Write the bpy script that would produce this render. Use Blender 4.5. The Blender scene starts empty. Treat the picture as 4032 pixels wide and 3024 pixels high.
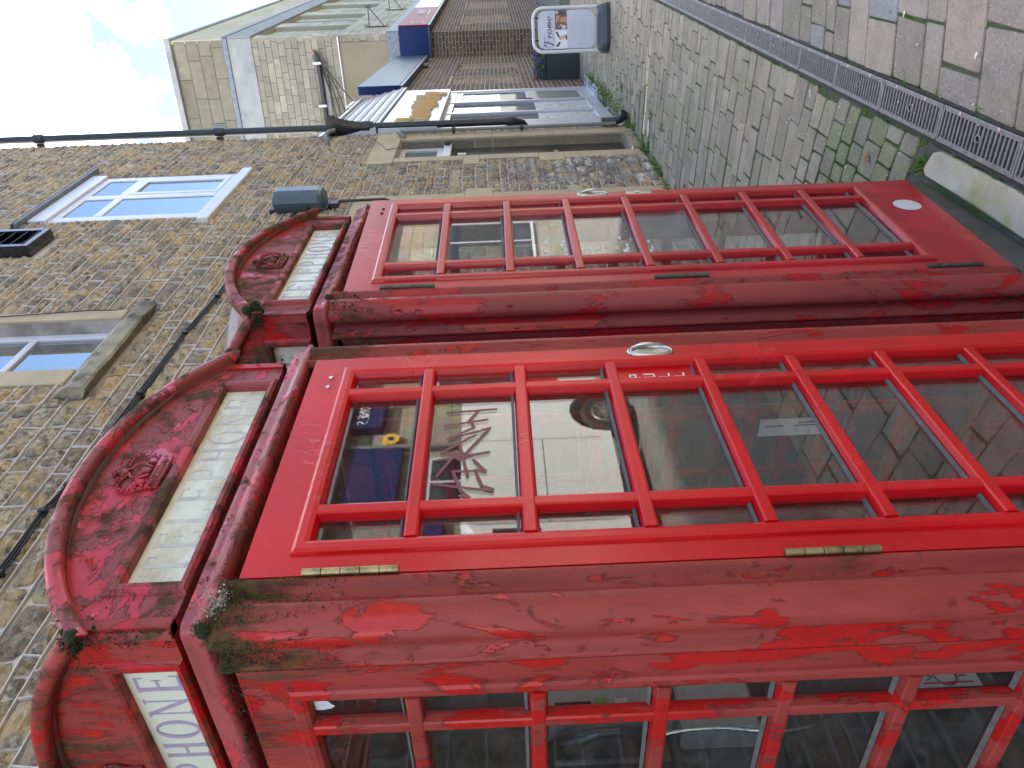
import bpy, math, random
import numpy as np
from math import sin, cos, pi, radians as R, sqrt, atan2, tan
from mathutils import Vector, noise, Matrix

# ------------------------------------------------------------------ camera, world, sun, exposure
scene = bpy.context.scene
col = scene.collection
CAM = (-0.78963, -0.92637, 1.54)
YAW, PITCH, ROLL = 0.56787, -0.006155, -0.040418
f = Vector((cos(YAW)*cos(PITCH), sin(YAW)*cos(PITCH), sin(PITCH)))
r0 = Vector((sin(YAW), -cos(YAW), 0)); u0 = r0.cross(f)
rr = r0*cos(ROLL) + u0*sin(ROLL); uu = -r0*sin(ROLL) + u0*cos(ROLL)
cd = bpy.data.cameras.new('camera'); cam = bpy.data.objects.new('camera', cd); col.objects.link(cam)
cd.sensor_fit = 'HORIZONTAL'; cd.sensor_width = 36.0; cd.lens = 36*3007.75/4032
cd.clip_start = .02; cd.clip_end = 2000
X_, Y_, Z_ = -uu, rr, -f                      # the phone was held turned: picture right is world down
cam.matrix_world = Matrix(((X_.x, Y_.x, Z_.x, CAM[0]), (X_.y, Y_.y, Z_.y, CAM[1]), (X_.z, Y_.z, Z_.z, CAM[2]), (0, 0, 0, 1)))
scene.camera = cam

SUN_EL, SUN_AZ = R(58), R(88)               # azimuth measured from +x towards +y
w = bpy.data.worlds.new('World'); scene.world = w; w.use_nodes = True
nt = w.node_tree; nt.nodes.clear(); N = nt.nodes.new; L = nt.links.new
out = N('ShaderNodeOutputWorld'); bg = N('ShaderNodeBackground'); sky = N('ShaderNodeTexSky')
sky.sky_type = 'NISHITA'; sky.sun_disc = False; sky.sun_elevation = SUN_EL; sky.sun_rotation = pi/2 - SUN_AZ
sky.air_density = 1.0; sky.dust_density = .6; sky.ozone_density = 2.0
bg.inputs['Strength'].default_value = .12
tc = N('ShaderNodeTexCoord'); sep = N('ShaderNodeSeparateXYZ'); L(tc.outputs['Generated'], sep.inputs[0])
nz = N('ShaderNodeTexNoise'); nz.inputs['Scale'].default_value = 3.1; nz.inputs['Detail'].default_value = 9; nz.inputs['Roughness'].default_value = .58; nz.inputs['Distortion'].default_value = .25
mp = N('ShaderNodeMapping'); mp.inputs['Location'].default_value = (1.7, 4.2, .6); mp.inputs['Scale'].default_value = (1, 1, 1.5)
L(tc.outputs['Generated'], mp.inputs[0]); L(mp.outputs[0], nz.inputs[0])
m1 = N('ShaderNodeMath'); m1.operation = 'MULTIPLY_ADD'; m1.inputs[1].default_value = .62; m1.inputs[2].default_value = .062
L(sep.outputs['Y'], m1.inputs[0])
m2 = N('ShaderNodeMath'); m2.operation = 'ADD'; L(nz.outputs['Fac'], m2.inputs[0]); L(m1.outputs[0], m2.inputs[1])
cr = N('ShaderNodeValToRGB'); cr.color_ramp.elements[0].position = .505; cr.color_ramp.elements[1].position = .60
L(m2.outputs[0], cr.inputs[0])
mx = N('ShaderNodeMix'); mx.data_type = 'RGBA'; L(cr.outputs[0], mx.inputs['Factor']); L(sky.outputs[0], mx.inputs['A']); mx.inputs['B'].default_value = (10.2, 10.0, 9.9, 1)
L(mx.outputs['Result'], bg.inputs[0]); L(bg.outputs[0], out.inputs[0])

sd = bpy.data.lights.new('sun', 'SUN'); sun = bpy.data.objects.new('sun', sd); col.objects.link(sun)
sd.energy = 4.5; sd.angle = R(3); sd.color = (1, .96, .9)
sv = Vector((cos(SUN_EL)*cos(SUN_AZ), cos(SUN_EL)*sin(SUN_AZ), sin(SUN_EL)))
sun.rotation_euler = sv.to_track_quat('Z', 'Y').to_euler()
scene.view_settings.view_transform = 'Standard'; scene.view_settings.look = 'None'
scene.view_settings.exposure = 2.1; scene.view_settings.gamma = 1.0
scene.view_settings.use_curve_mapping = False
scene.cycles.max_bounces = 10; scene.cycles.transparent_max_bounces = 24; scene.cycles.glossy_bounces = 5
scene.cycles.caustics_reflective = False; scene.cycles.caustics_refractive = False

rnd = random.Random(7)
# ------------------------------------------------------------------ mesh helpers
class MB:
    def __init__(s): s.v = []; s.f = []; s.c = []; s.cur = (1, 1, 1); s.M = None; s.sm = []; s.smooth = False
    def add(s, vs, fs):
        o = len(s.v)
        if s.M is not None: vs = [tuple(s.M @ Vector(p)) for p in vs]
        s.v += [tuple(p) for p in vs]; s.f += [tuple(i+o for i in q) for q in fs]
        s.c += [s.cur]*len(vs); s.sm += [s.smooth]*len(fs)
        return s
    def box(s, x0, x1, y0, y1, z0, z1, b=0.):
        if b <= 0:
            vs = [(x, y, z) for x in (x0, x1) for y in (y0, y1) for z in (z0, z1)]
            return s.add(vs, [(0,1,3,2), (4,6,7,5), (0,4,5,1), (2,3,7,6), (0,2,6,4), (1,5,7,3)])
        P = [(x0+b, y0+b), (x1-b, y0+b), (x1-b, y1-b), (x0+b, y1-b)]; Q = [(x0, y0), (x1, y0), (x1, y1), (x0, y1)]
        # chamfered box: three corner vertices each
        vs = []; idx = {}
        for i, x in enumerate((x0, x1)):
            for j, y in enumerate((y0, y1)):
                for k, z in enumerate((z0, z1)):
                    sx, sy, sz = (b if i == 0 else -b), (b if j == 0 else -b), (b if k == 0 else -b)
                    idx[i,j,k,0] = len(vs); vs.append((x, y+sy, z+sz))
                    idx[i,j,k,1] = len(vs); vs.append((x+sx, y, z+sz))
                    idx[i,j,k,2] = len(vs); vs.append((x+sx, y+sy, z))
        I = lambda *a: idx[a]; fs = []
        for i in (0, 1): fs.append((I(i,0,0,0), I(i,1,0,0), I(i,1,1,0), I(i,0,1,0)))
        for j in (0, 1): fs.append((I(0,j,0,1), I(1,j,0,1), I(1,j,1,1), I(0,j,1,1)))
        for k in (0, 1): fs.append((I(0,0,k,2), I(1,0,k,2), I(1,1,k,2), I(0,1,k,2)))
        for i in (0, 1):
            for j in (0, 1): fs.append((I(i,j,0,0), I(i,j,1,0), I(i,j,1,1), I(i,j,0,1)))
            for k in (0, 1): fs.append((I(i,0,k,0), I(i,1,k,0), I(i,1,k,2), I(i,0,k,2)))
        for j in (0, 1):
            for k in (0, 1): fs.append((I(0,j,k,1), I(1,j,k,1), I(1,j,k,2), I(0,j,k,2)))
        for i in (0, 1):
            for j in (0, 1):
                for k in (0, 1): fs.append((I(i,j,k,0), I(i,j,k,1), I(i,j,k,2)))
        return s.add(vs, fs)
    def prism(s, poly, a, b, ax='z'):
        """poly: 2-D points, extruded from a to b along ax"""
        n = len(poly)
        def P(p, h): return {'z': (p[0], p[1], h), 'y': (p[0], h, p[1]), 'x': (h, p[0], p[1])}[ax]
        vs = [P(p, a) for p in poly] + [P(p, b) for p in poly]
        fs = [(i, (i+1) % n, n+(i+1) % n, n+i) for i in range(n)] + [tuple(range(n))[::-1], tuple(range(n, 2*n))]
        return s.add(vs, fs)
    def tube(s, pts, r, n=8, caps=True, closed=False):
        pts = [Vector(p) for p in pts]; m = len(pts); vs = []; fs = []
        t0 = (pts[1]-pts[0]).normalized(); up = Vector((0, 0, 1)) if abs(t0.z) < .9 else Vector((1, 0, 0))
        for i, p in enumerate(pts):
            if closed: t = (pts[(i+1) % m]-pts[i-1]).normalized()
            else: t = (pts[min(i+1, m-1)]-pts[max(i-1, 0)]).normalized()
            a = t.cross(up)
            if a.length < 1e-4: a = t.cross(Vector((.3, 1, .2)))
            a.normalize(); b = a.cross(t).normalized(); up = b
            ri = r[i] if hasattr(r, '__len__') else r
            for k in range(n): vs.append(p + a*ri*cos(2*pi*k/n) + b*ri*sin(2*pi*k/n))
        for i in range(m if closed else m-1):
            j = (i+1) % m
            for k in range(n): fs.append((i*n+k, i*n+(k+1) % n, j*n+(k+1) % n, j*n+k))
        q = s.smooth; s.smooth = True; s.add([tuple(p) for p in vs], fs)
        if caps and not closed: s.smooth = False; s.add([tuple(p) for p in vs[:n]], [tuple(range(n))[::-1]]); s.add([tuple(p) for p in vs[-n:]], [tuple(range(n))])
        s.smooth = q
        return s
    def sphere(s, c, r, n=6, sc=(1, 1, 1)):
        vs = [(c[0], c[1], c[2]+r*sc[2])]; fs = []
        for i in range(1, n):
            a = pi*i/n
            for k in range(2*n): vs.append((c[0]+r*sc[0]*sin(a)*cos(pi*k/n), c[1]+r*sc[1]*sin(a)*sin(pi*k/n), c[2]+r*sc[2]*cos(a)))
        vs.append((c[0], c[1], c[2]-r*sc[2])); m = 2*n
        for k in range(m): fs.append((0, 1+k, 1+(k+1) % m))
        for i in range(n-2):
            for k in range(m): fs.append((1+i*m+k, 1+(i+1)*m+k, 1+(i+1)*m+(k+1) % m, 1+i*m+(k+1) % m))
        for k in range(m): fs.append((1+(n-2)*m+k, len(vs)-1, 1+(n-2)*m+(k+1) % m))
        q = s.smooth; s.smooth = True; s.add(vs, fs); s.smooth = q
        return s
    def mesh(s, name, m=None):
        me = bpy.data.meshes.new(name); me.from_pydata(s.v, [], s.f)
        ca = me.color_attributes.new('Col', 'FLOAT_COLOR', 'POINT')
        ca.data.foreach_set('color', np.array([(*c, 1.) for c in s.c], dtype=np.float32).ravel())
        me.polygons.foreach_set('use_smooth', np.array(s.sm, dtype=bool))
        if m is not None: me.materials.append(m)
        me.validate(clean_customdata=False); me.update()
        return me

def link(name, me, parent=None, loc=None, rotz=None):
    o = bpy.data.objects.new(name, me); col.objects.link(o)
    if parent is not None: o.parent = parent
    if loc is not None: o.location = loc
    if rotz is not None: o.rotation_euler = (0, 0, rotz)
    return o
def obj(name, mb, m, parent=None, **k): return link(name, mb.mesh(name, m), parent, **k)
def recalc(o):
    import bmesh
    b = bmesh.new(); b.from_mesh(o.data); bmesh.ops.recalc_face_normals(b, faces=b.faces); b.to_mesh(o.data); b.free(); return o
def tag(o, label, cat, group=None, kind=None):
    o['label'] = label; o['category'] = cat
    if group: o['group'] = group
    if kind: o['kind'] = kind
    return o
def thing(name, label, cat, loc=(0, 0, 0), rotz=0, group=None):
    o = bpy.data.objects.new(name, None); col.objects.link(o); o.location = loc; o.rotation_euler = (0, 0, rotz); o.empty_display_size = .1
    return tag(o, label, cat, group)
def struct(o): o['kind'] = 'structure'; return o

# ------------------------------------------------------------------ material helpers
def mat(name, base=(.5, .5, .5), rough=.6, metal=0., spec=.5, coat=0., noise_amt=0., scale=10., bump=0., bscale=40., attr=False, dark=None, dscale=4., dthr=(.5, .7), stretch=(1, 1, 1), rvar=0., offset=True, ior=None):
    m = bpy.data.materials.new(name); m.use_nodes = True; t = m.node_tree; b = t.nodes['Principled BSDF']; N = t.nodes.new; L = t.links.new
    b.inputs['Roughness'].default_value = rough; b.inputs['Metallic'].default_value = metal; b.inputs['Specular IOR Level'].default_value = spec
    b.inputs['Coat Weight'].default_value = coat; b.inputs['Coat Roughness'].default_value = .12
    if ior: b.inputs['IOR'].default_value = ior
    tc = N('ShaderNodeTexCoord'); oi = N('ShaderNodeObjectInfo'); ad = N('ShaderNodeVectorMath'); ad.operation = 'MULTIPLY_ADD'
    L(oi.outputs['Location'], ad.inputs[0]); ad.inputs[1].default_value = (3.7, 5.1, 2.3); L(tc.outputs['Object'], ad.inputs[2])
    mp = N('ShaderNodeMapping'); mp.inputs['Scale'].default_value = stretch; L(ad.outputs[0], mp.inputs[0]); V = mp.outputs[0]
    if attr:
        a = N('ShaderNodeAttribute'); a.attribute_name = 'Col'; c = a.outputs['Color']
    else:
        a = N('ShaderNodeRGB'); a.outputs[0].default_value = (*base, 1); c = a.outputs[0]
    def nse(sc, det=6, ro=.6):
        n = N('ShaderNodeTexNoise'); n.inputs['Scale'].default_value = sc; n.inputs['Detail'].default_value = det; n.inputs['Roughness'].default_value = ro; L(V, n.inputs[0]); return n.outputs['Fac']
    if noise_amt:
        n = nse(scale); mr = N('ShaderNodeMapRange'); L(n, mr.inputs[0]); mr.inputs[1].default_value = .25; mr.inputs[2].default_value = .75; mr.inputs[3].default_value = 1-noise_amt; mr.inputs[4].default_value = 1+noise_amt
        mm = N('ShaderNodeVectorMath'); mm.operation = 'SCALE'; L(c, mm.inputs[0]); L(mr.outputs[0], mm.inputs['Scale']); c = mm.outputs[0]
    if dark is not None:
        n = nse(dscale, 9, .65); cr = N('ShaderNodeValToRGB'); cr.color_ramp.elements[0].position = dthr[0]; cr.color_ramp.elements[1].position = dthr[1]; L(n, cr.inputs[0])
        x = N('ShaderNodeMix'); x.data_type = 'RGBA'; L(cr.outputs[0], x.inputs['Factor']); L(c, x.inputs['A']); x.inputs['B'].default_value = (*dark, 1); c = x.outputs['Result']
    L(c, b.inputs['Base Color'])
    if rvar:
        n = nse(scale*1.7); mr = N('ShaderNodeMapRange'); L(n, mr.inputs[0]); mr.inputs[3].default_value = rough-rvar; mr.inputs[4].default_value = rough+rvar; L(mr.outputs[0], b.inputs['Roughness'])
    if bump:
        n = nse(bscale, 8, .65); bu = N('ShaderNodeBump'); bu.inputs['Strength'].default_value = 1; bu.inputs['Distance'].default_value = bump; L(n, bu.inputs['Height']); L(bu.outputs[0], b.inputs['Normal'])
    return m

def paint(name, edges=.75, specks=.5, gstretch=.22, old=None, **kw):
    return paint_(name, edges, specks, gstretch, **({'old': old} if old else {}), **kw)
def paint_(name, edges, specks, gstretch, old=(.36, .062, .055), fresh=(.56, .010, .014), amount=.5, rough_old=.5, rough_fresh=.25, grime=1., coat=0., streak=.35, sc=7., pink=0.):
    """cast-iron paint: a chalky top layer peeled in patches to a brighter one below, grime and moss stains near the top"""
    m = bpy.data.materials.new(name); m.use_nodes = True; t = m.node_tree; b = t.nodes['Principled BSDF']; N = t.nodes.new; L = t.links.new
    tc = N('ShaderNodeTexCoord'); oi = N('ShaderNodeObjectInfo'); ad = N('ShaderNodeVectorMath'); ad.operation = 'MULTIPLY_ADD'
    L(oi.outputs['Location'], ad.inputs[0]); ad.inputs[1].default_value = (3.1, 5.3, 1.7); L(tc.outputs['Object'], ad.inputs[2])
    V = ad.outputs[0]
    def mapped(s):
        mp = N('ShaderNodeMapping'); mp.inputs['Scale'].default_value = s; L(V, mp.inputs[0]); return mp.outputs[0]
    def nse(v, sc, det=6, ro=.55, dis=0.):
        n = N('ShaderNodeTexNoise'); n.inputs['Scale'].default_value = sc; n.inputs['Detail'].default_value = det; n.inputs['Roughness'].default_value = ro; n.inputs['Distortion'].default_value = dis; L(v, n.inputs[0]); return n.outputs['Fac']
    def ramp(x, a, c):
        r = N('ShaderNodeMapRange'); r.clamp = True; L(x, r.inputs[0]); r.inputs[1].default_value = a; r.inputs[2].default_value = c; return r.outputs[0]
    def mth(op, a, c):
        k = N('ShaderNodeMath'); k.operation = op
        for i, q in enumerate((a, c)):
            if isinstance(q, (int, float)): k.inputs[i].default_value = q
            else: L(q, k.inputs[i])
        return k.outputs[0]
    def mix(fac, A, B):
        x = N('ShaderNodeMix'); x.data_type = 'RGBA'
        if isinstance(fac, (int, float)): x.inputs['Factor'].default_value = fac
        else: L(fac, x.inputs['Factor'])
        for k, q in (('A', A), ('B', B)):
            if isinstance(q, tuple): x.inputs[k].default_value = (*q, 1)
            else: L(q, x.inputs[k])
        return x.outputs['Result']
    vs = mapped((1, 1, streak))
    big = nse(vs, sc, 7, .62, .5)
    thr = .5 + (.5-amount)*.42
    peel = ramp(big, thr, thr+.012)                       # 1 where the top layer is gone
    edge = mth('SUBTRACT', ramp(big, thr-.018, thr), peel)
    tone = nse(vs, sc*.6, 8, .7); fine = nse(V, 60, 5, .6)
    oldc = mix(ramp(tone, .3, .7), tuple(c*.72 for c in old), tuple(min(1, c*1.18) for c in old))
    freshc = mix(ramp(fine, .3, .7), tuple(c*.85 for c in fresh), tuple(min(1, c*1.1) for c in fresh))
    if pink:
        pk = ramp(nse(V, sc*.9, 5, .5, .8), .66-pink*.1, .67-pink*.1)
        freshc = mix(pk, freshc, (.60, .16, .24))
    c = mix(peel, oldc, freshc)
    c = mix(mth('MULTIPLY', edge, edges), c, tuple(q*.35 for q in old))
    sp = ramp(nse(V, 34, 3, .5), .69, .72); c = mix(mth('MULTIPLY', sp, specks), c, (.05, .03, .025))
    gm = None
    if grime:
        sz = N('ShaderNodeSeparateXYZ'); L(tc.outputs['Object'], sz.inputs[0])
        zg = ramp(sz.outputs['Z'], 1.62, 2.12)
        g = nse(mapped((1, 1, gstretch)), 13, 9, .7, .3)
        gm = ramp(mth('ADD', g, mth('MULTIPLY', mth('POWER', zg, 2.0), .19*grime)), .60, .70)
        gcol = mix(ramp(nse(V, 45, 4, .6), .42, .6), (.035, .03, .02), (.05, .07, .02))
        c = mix(mth('MULTIPLY', gm, .8), c, gcol)
    L(c, b.inputs['Base Color'])
    ro = mix(peel, (rough_old,)*3, (rough_fresh,)*3)
    if gm is not None: ro = mix(gm, ro, (.9, .9, .9))
    L(ro, b.inputs['Roughness']); b.inputs['Coat Weight'].default_value = coat; b.inputs['Coat Roughness'].default_value = .15; b.inputs['Specular IOR Level'].default_value = .32
    h = mth('ADD', mth('MULTIPLY', peel, -.55), mth('ADD', mth('MULTIPLY', fine, .16), mth('MULTIPLY', nse(V, 16, 6, .6), .5)))
    if gm is not None: h = mth('ADD', h, mth('MULTIPLY', mth('MULTIPLY', gm, nse(V, 150, 3, .7)), 1.8))
    bu = N('ShaderNodeBump'); bu.inputs['Strength'].default_value = 1; bu.inputs['Distance'].default_value = .0016; L(h, bu.inputs['Height']); L(bu.outputs[0], b.inputs['Normal'])
    return m

def glass(name, tint=(.80, .84, .84), dirt=.10, dirtc=(.42, .41, .38), refl=1.0, thr=(.45, .75), rough=.015):
    m = bpy.data.materials.new(name); m.use_nodes = True; t = m.node_tree; t.nodes.clear(); N = t.nodes.new; L = t.links.new
    o = N('ShaderNodeOutputMaterial'); tr = N('ShaderNodeBsdfTransparent'); tr.inputs[0].default_value = (*tint, 1)
    gl = N('ShaderNodeBsdfGlossy'); gl.inputs['Roughness'].default_value = rough; gl.inputs['Color'].default_value = (1, 1, 1, 1)
    lw = N('ShaderNodeLayerWeight'); lw.inputs['Blend'].default_value = .5      # Schlick reflectance, the same from both sides of the sheet
    fr = N('ShaderNodeMath'); fr.operation = 'POWER'; L(lw.outputs['Facing'], fr.inputs[0]); fr.inputs[1].default_value = 4.0
    fa = N('ShaderNodeMath'); fa.operation = 'MULTIPLY_ADD'; L(fr.outputs[0], fa.inputs[0]); fa.inputs[1].default_value = .95; fa.inputs[2].default_value = .05
    k = N('ShaderNodeMath'); k.operation = 'MULTIPLY'; k.use_clamp = True; L(fa.outputs[0], k.inputs[0]); k.inputs[1].default_value = 1.5*refl
    mx = N('ShaderNodeMixShader'); L(k.outputs[0], mx.inputs[0]); L(tr.outputs[0], mx.inputs[1]); L(gl.outputs[0], mx.inputs[2])
    tc = N('ShaderNodeTexCoord'); n = N('ShaderNodeTexNoise'); n.inputs['Scale'].default_value = 9; n.inputs['Detail'].default_value = 10; n.inputs['Roughness'].default_value = .7; L(tc.outputs['Object'], n.inputs[0])
    mr = N('ShaderNodeMapRange'); L(n.outputs['Fac'], mr.inputs[0]); mr.inputs[1].default_value = thr[0]; mr.inputs[2].default_value = thr[1]; mr.inputs[3].default_value = dirt*.35; mr.inputs[4].default_value = dirt*2
    df = N('ShaderNodeBsdfDiffuse'); df.inputs[0].default_value = (*dirtc, 1)
    m2 = N('ShaderNodeMixShader'); L(mr.outputs[0], m2.inputs[0]); L(mx.outputs[0], m2.inputs[1]); L(df.outputs[0], m2.inputs[2])
    L(m2.outputs[0], o.inputs[0]); return m

M = {}
M['aged'] = paint('aged_red_paint', old=(.33, .046, .036), fresh=(.47, .012, .011), amount=.37, sc=17., grime=1.15, streak=.3)
M['aged2'] = paint('faded_red_paint', old=(.31, .062, .058), fresh=(.54, .045, .065), amount=.46, sc=8.5, grime=.5, gstretch=1., pink=.5, streak=1.6, rough_old=.42, rough_fresh=.38, edges=.9)
M['cornice'] = paint('cornice_paint', old=(.36, .07, .07), fresh=(.55, .05, .065), amount=.42, sc=10., grime=.3, gstretch=1., pink=.5, streak=2., rough_old=.34, rough_fresh=.3, edges=.8)
M['side'] = paint('side_red_paint', old=(.34, .046, .036), fresh=(.48, .014, .013), amount=.46, sc=13., grime=.55)
M['door'] = paint('door_red_gloss', old=(.62, .006, .009), fresh=(.63, .008, .012), amount=.3, sc=3., grime=.0, rough_old=.32, rough_fresh=.3, coat=.15, streak=1., edges=0., specks=.0)
M['door2'] = paint('second_door_red', old=(.44, .012, .020), fresh=(.47, .016, .024), amount=.3, sc=3., grime=.0, rough_old=.34, rough_fresh=.3, coat=.45, streak=1., edges=0., specks=.1)
M['inner'] = mat('inner_dark_red', (.16, .008, .012), .5, noise_amt=.2, scale=8)
M['glass'] = glass('kiosk_glass', tint=(.92, .94, .94), dirt=.02, refl=.85)
M['glass_side'] = glass('side_glass', tint=(.93, .95, .95), dirt=.05, dirtc=(.2, .2, .2), refl=.35)
M['glass_dirty'] = glass('kiosk_glass_smeared', dirt=.13, dirtc=(.5, .5, .52))
M['brass'] = mat('tarnished_brass', (.34, .28, .14), .42, metal=.85, noise_amt=.35, scale=60, dark=(.06, .06, .04), dscale=40)
M['brass_dark'] = mat('painted_over_hinge', (.09, .085, .07), .5, metal=.5, noise_amt=.35, scale=60)
M['steel'] = mat('brushed_steel', (.55, .55, .54), .26, metal=1., noise_amt=.08, scale=80)
M['dark_metal'] = mat('dark_metal', (.02, .02, .022), .45, noise_amt=.3, scale=30)
M['white_paint'] = mat('white_paint', (.64, .63, .64), .4, noise_amt=.05, scale=6, dark=(.5, .48, .46), dscale=14, dthr=(.62, .85))
M['upvc'] = mat('white_plastic', (.64, .64, .69), .28, noise_amt=.03, scale=5)
M['letter_w'] = mat('white_letters', (.9, .82, .80), .5)
M['marker'] = mat('maroon_marker', (.17, .035, .045), .5)
M['moss'] = mat('moss', (.05, .075, .012), .95, attr=True, noise_amt=.5, scale=200)
M['putty'] = mat('weathered_putty', (.12, .11, .095), .8, noise_amt=.3, scale=50)
M['opal'] = mat('opal_glass', (.74, .73, .60), .32, noise_amt=.06, scale=14, dark=(.50, .42, .24), dscale=8, dthr=(.42, .70), stretch=(1, 1, 2.2))
M['opal_clean'] = mat('opal_glass_clean', (.70, .71, .58), .25, noise_amt=.03, scale=10)
M['lilac'] = mat('lilac_letters', (.38, .31, .43), .5, noise_amt=.15, scale=60)
M['lilac_pale'] = mat('faded_letters', (.47, .44, .43), .5, noise_amt=.2, scale=25, dark=(.62, .61, .51), dscale=16, dthr=(.40, .56))
M['phone_grey'] = mat('phone_grey', (.42, .40, .37), .42, noise_amt=.1, scale=30)
M['phone_black'] = mat('phone_black', (.015, .016, .02), .25, coat=.3)
M['board'] = mat('dark_panel_board', (.028, .028, .028), .45, noise_amt=.6, scale=7, stretch=(1, 1, .25), bump=.0008, bscale=30)
M['paper'] = mat('paper_notice', (.62, .61, .58), .7, noise_amt=.05, scale=20)
M['ink'] = mat('print_ink', (.05, .045, .05), .7)
M['redink'] = mat('red_ink', (.5, .05, .05), .7)
M['green_sticker'] = mat('green_sticker', (.12, .36, .05), .5)

# ------------------------------------------------------------------ telephone kiosks
S = .914; ZB = .055                       # body width; ground lies at world z = -0.055 here
HX = .11; GI = .0073                      # hinge inset, glazing plane inset
ZD0, ZD1 = .052+ZB, 1.995+ZB              # door foot and head in kiosk coordinates
Z1 = 1.718+ZB; PITCHZ = .209; BAR = .191
ARC_R, ARC_TOP = .64, 2.416+ZB
def arc(x):
    d = abs(x-S/2); return ARC_TOP-(ARC_R-sqrt(ARC_R**2-d*d))

def face_xf(k):
    """local frame of kiosk face k (0 front, 1 left, 2 back, 3 right): t along the face seen from outside, d inwards, z"""
    return [lambda t, d, z: (t, d, z), lambda t, d, z: (d, S-t, z), lambda t, d, z: (S-t, S-d, z), lambda t, d, z: (S-d, t, z)][k]
class FMB(MB):
    """mesh builder that writes in face coordinates"""
    def __init__(s, k): super().__init__(); s.xf = face_xf(k)
    def add(s, vs, fs): return super().add([s.xf(*p) for p in vs], fs)

def serif(ch):
    """rectangles and strokes of a thin serif capital in a unit box: list of polylines with half-widths"""
    T, h = .085, .042
    V = lambda x, a=0, b=1, t=T: [((x, a), (x, b), t)]
    H = lambda z, a, b, t=h: [((a, z), (b, z), t)]
    sf = lambda x, z: H(z, x-.13, x+.13, .022)
    if ch == 'T': return V(.5)+H(.97, .05, .95)+sf(.5, .02)+V(.07, .80, .98, .02)+V(.93, .80, .98, .02)
    if ch == 'E': return V(.25)+H(.97, .12, .86)+H(.52, .25, .72)+H(.03, .12, .90)+V(.86, .82, .98, .02)+V(.90, .02, .2, .02)+V(.72, .42, .62, .018)
    if ch == 'L': return V(.25)+H(.03, .12, .88)+sf(.25, .97)+V(.88, .02, .24, .02)
    if ch == 'H': return V(.2)+V(.8)+H(.5, .2, .8)+sf(.2, .02)+sf(.2, .98)+sf(.8, .02)+sf(.8, .98)
    if ch == 'N': return V(.16, t=.03)+V(.86, t=.03)+[((.16, .97), (.86, .03), .07)]+sf(.16, .02)+H(.98, .02, .22, .022)+sf(.86, .98)
    if ch == 'P':
        o = V(.25)+sf(.25, .02)+H(.97, .12, .5)+H(.46, .25, .5)
        pts = [(.5+.33*sin(a), .715+.255*cos(a)) for a in [i*pi/8 for i in range(9)]]
        return o+[(pts[i], pts[i+1], .03+.04*sin((i+.5)*pi/8)) for i in range(8)]
    if ch == 'O':
        pts = [(.5+.43*sin(a), .5+.48*cos(a)) for a in [i*pi/10 for i in range(21)]]
        return [(pts[i], pts[i+1], .026+.05*abs(sin((i+.5)*pi/10))) for i in range(20)]
    return []
def text_strokes(mb, word, x0, x1, z0, z1, y, th=.0006, d=1):
    n = len(word); wch = (x1-x0)/n; h = z1-z0; lw = wch*.78
    y_base = y
    for i, ch in enumerate(word):
        ox = x0+wch*(i+.11)
        for kk_, (a, b, t) in enumerate(serif(ch)):
            y = y_base-.00006*(kk_ % 23)
            ax, az, bx, bz = ox+a[0]*lw, z0+a[1]*h, ox+b[0]*lw, z0+b[1]*h
            L_ = math.hypot(bx-ax, bz-az) or 1e-6; nx, nzz = -(bz-az)/L_*t*h*.8, (bx-ax)/L_*t*h*.8
            ex, ez = (bx-ax)/L_*.001, (bz-az)/L_*.001
            P = [(ax-nx-ex, az-nzz-ez), (bx-nx+ex, bz-nzz+ez), (bx+nx+ex, bz+nzz+ez), (ax+nx-ex, az+nzz-ez)]
            mb.add([(p[0], y, p[1]) for p in P]+[(p[0], y+th, p[1]) for p in P], [(0,1,2,3), (7,6,5,4), (0,4,5,1), (1,5,6,2), (2,6,7,3), (3,7,4,0)])

POST = [(.110, .022), (.110, .010), (.106, .005), (.100, .004), (.096, .008), (.091, .015), (.082, .021), (.072, .021), (.064, .016), (.056, .008)]
for i in range(7):
    a = pi/2*i/6; POST.append((.052-.048*sin(a), .052-.048*cos(a)))
POST += [(y, x) for x, y in POST[:10][::-1]]

def bar_profile(hw, front, back):         # glazing bar section: chamfered front, wide back
    return [(-hw, back), (-hw*.97, back-.006), (-hw*.74, front+.002), (-hw*.5, front), (hw*.5, front), (hw*.74, front+.002), (hw*.97, back-.006), (hw, back)]

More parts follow.
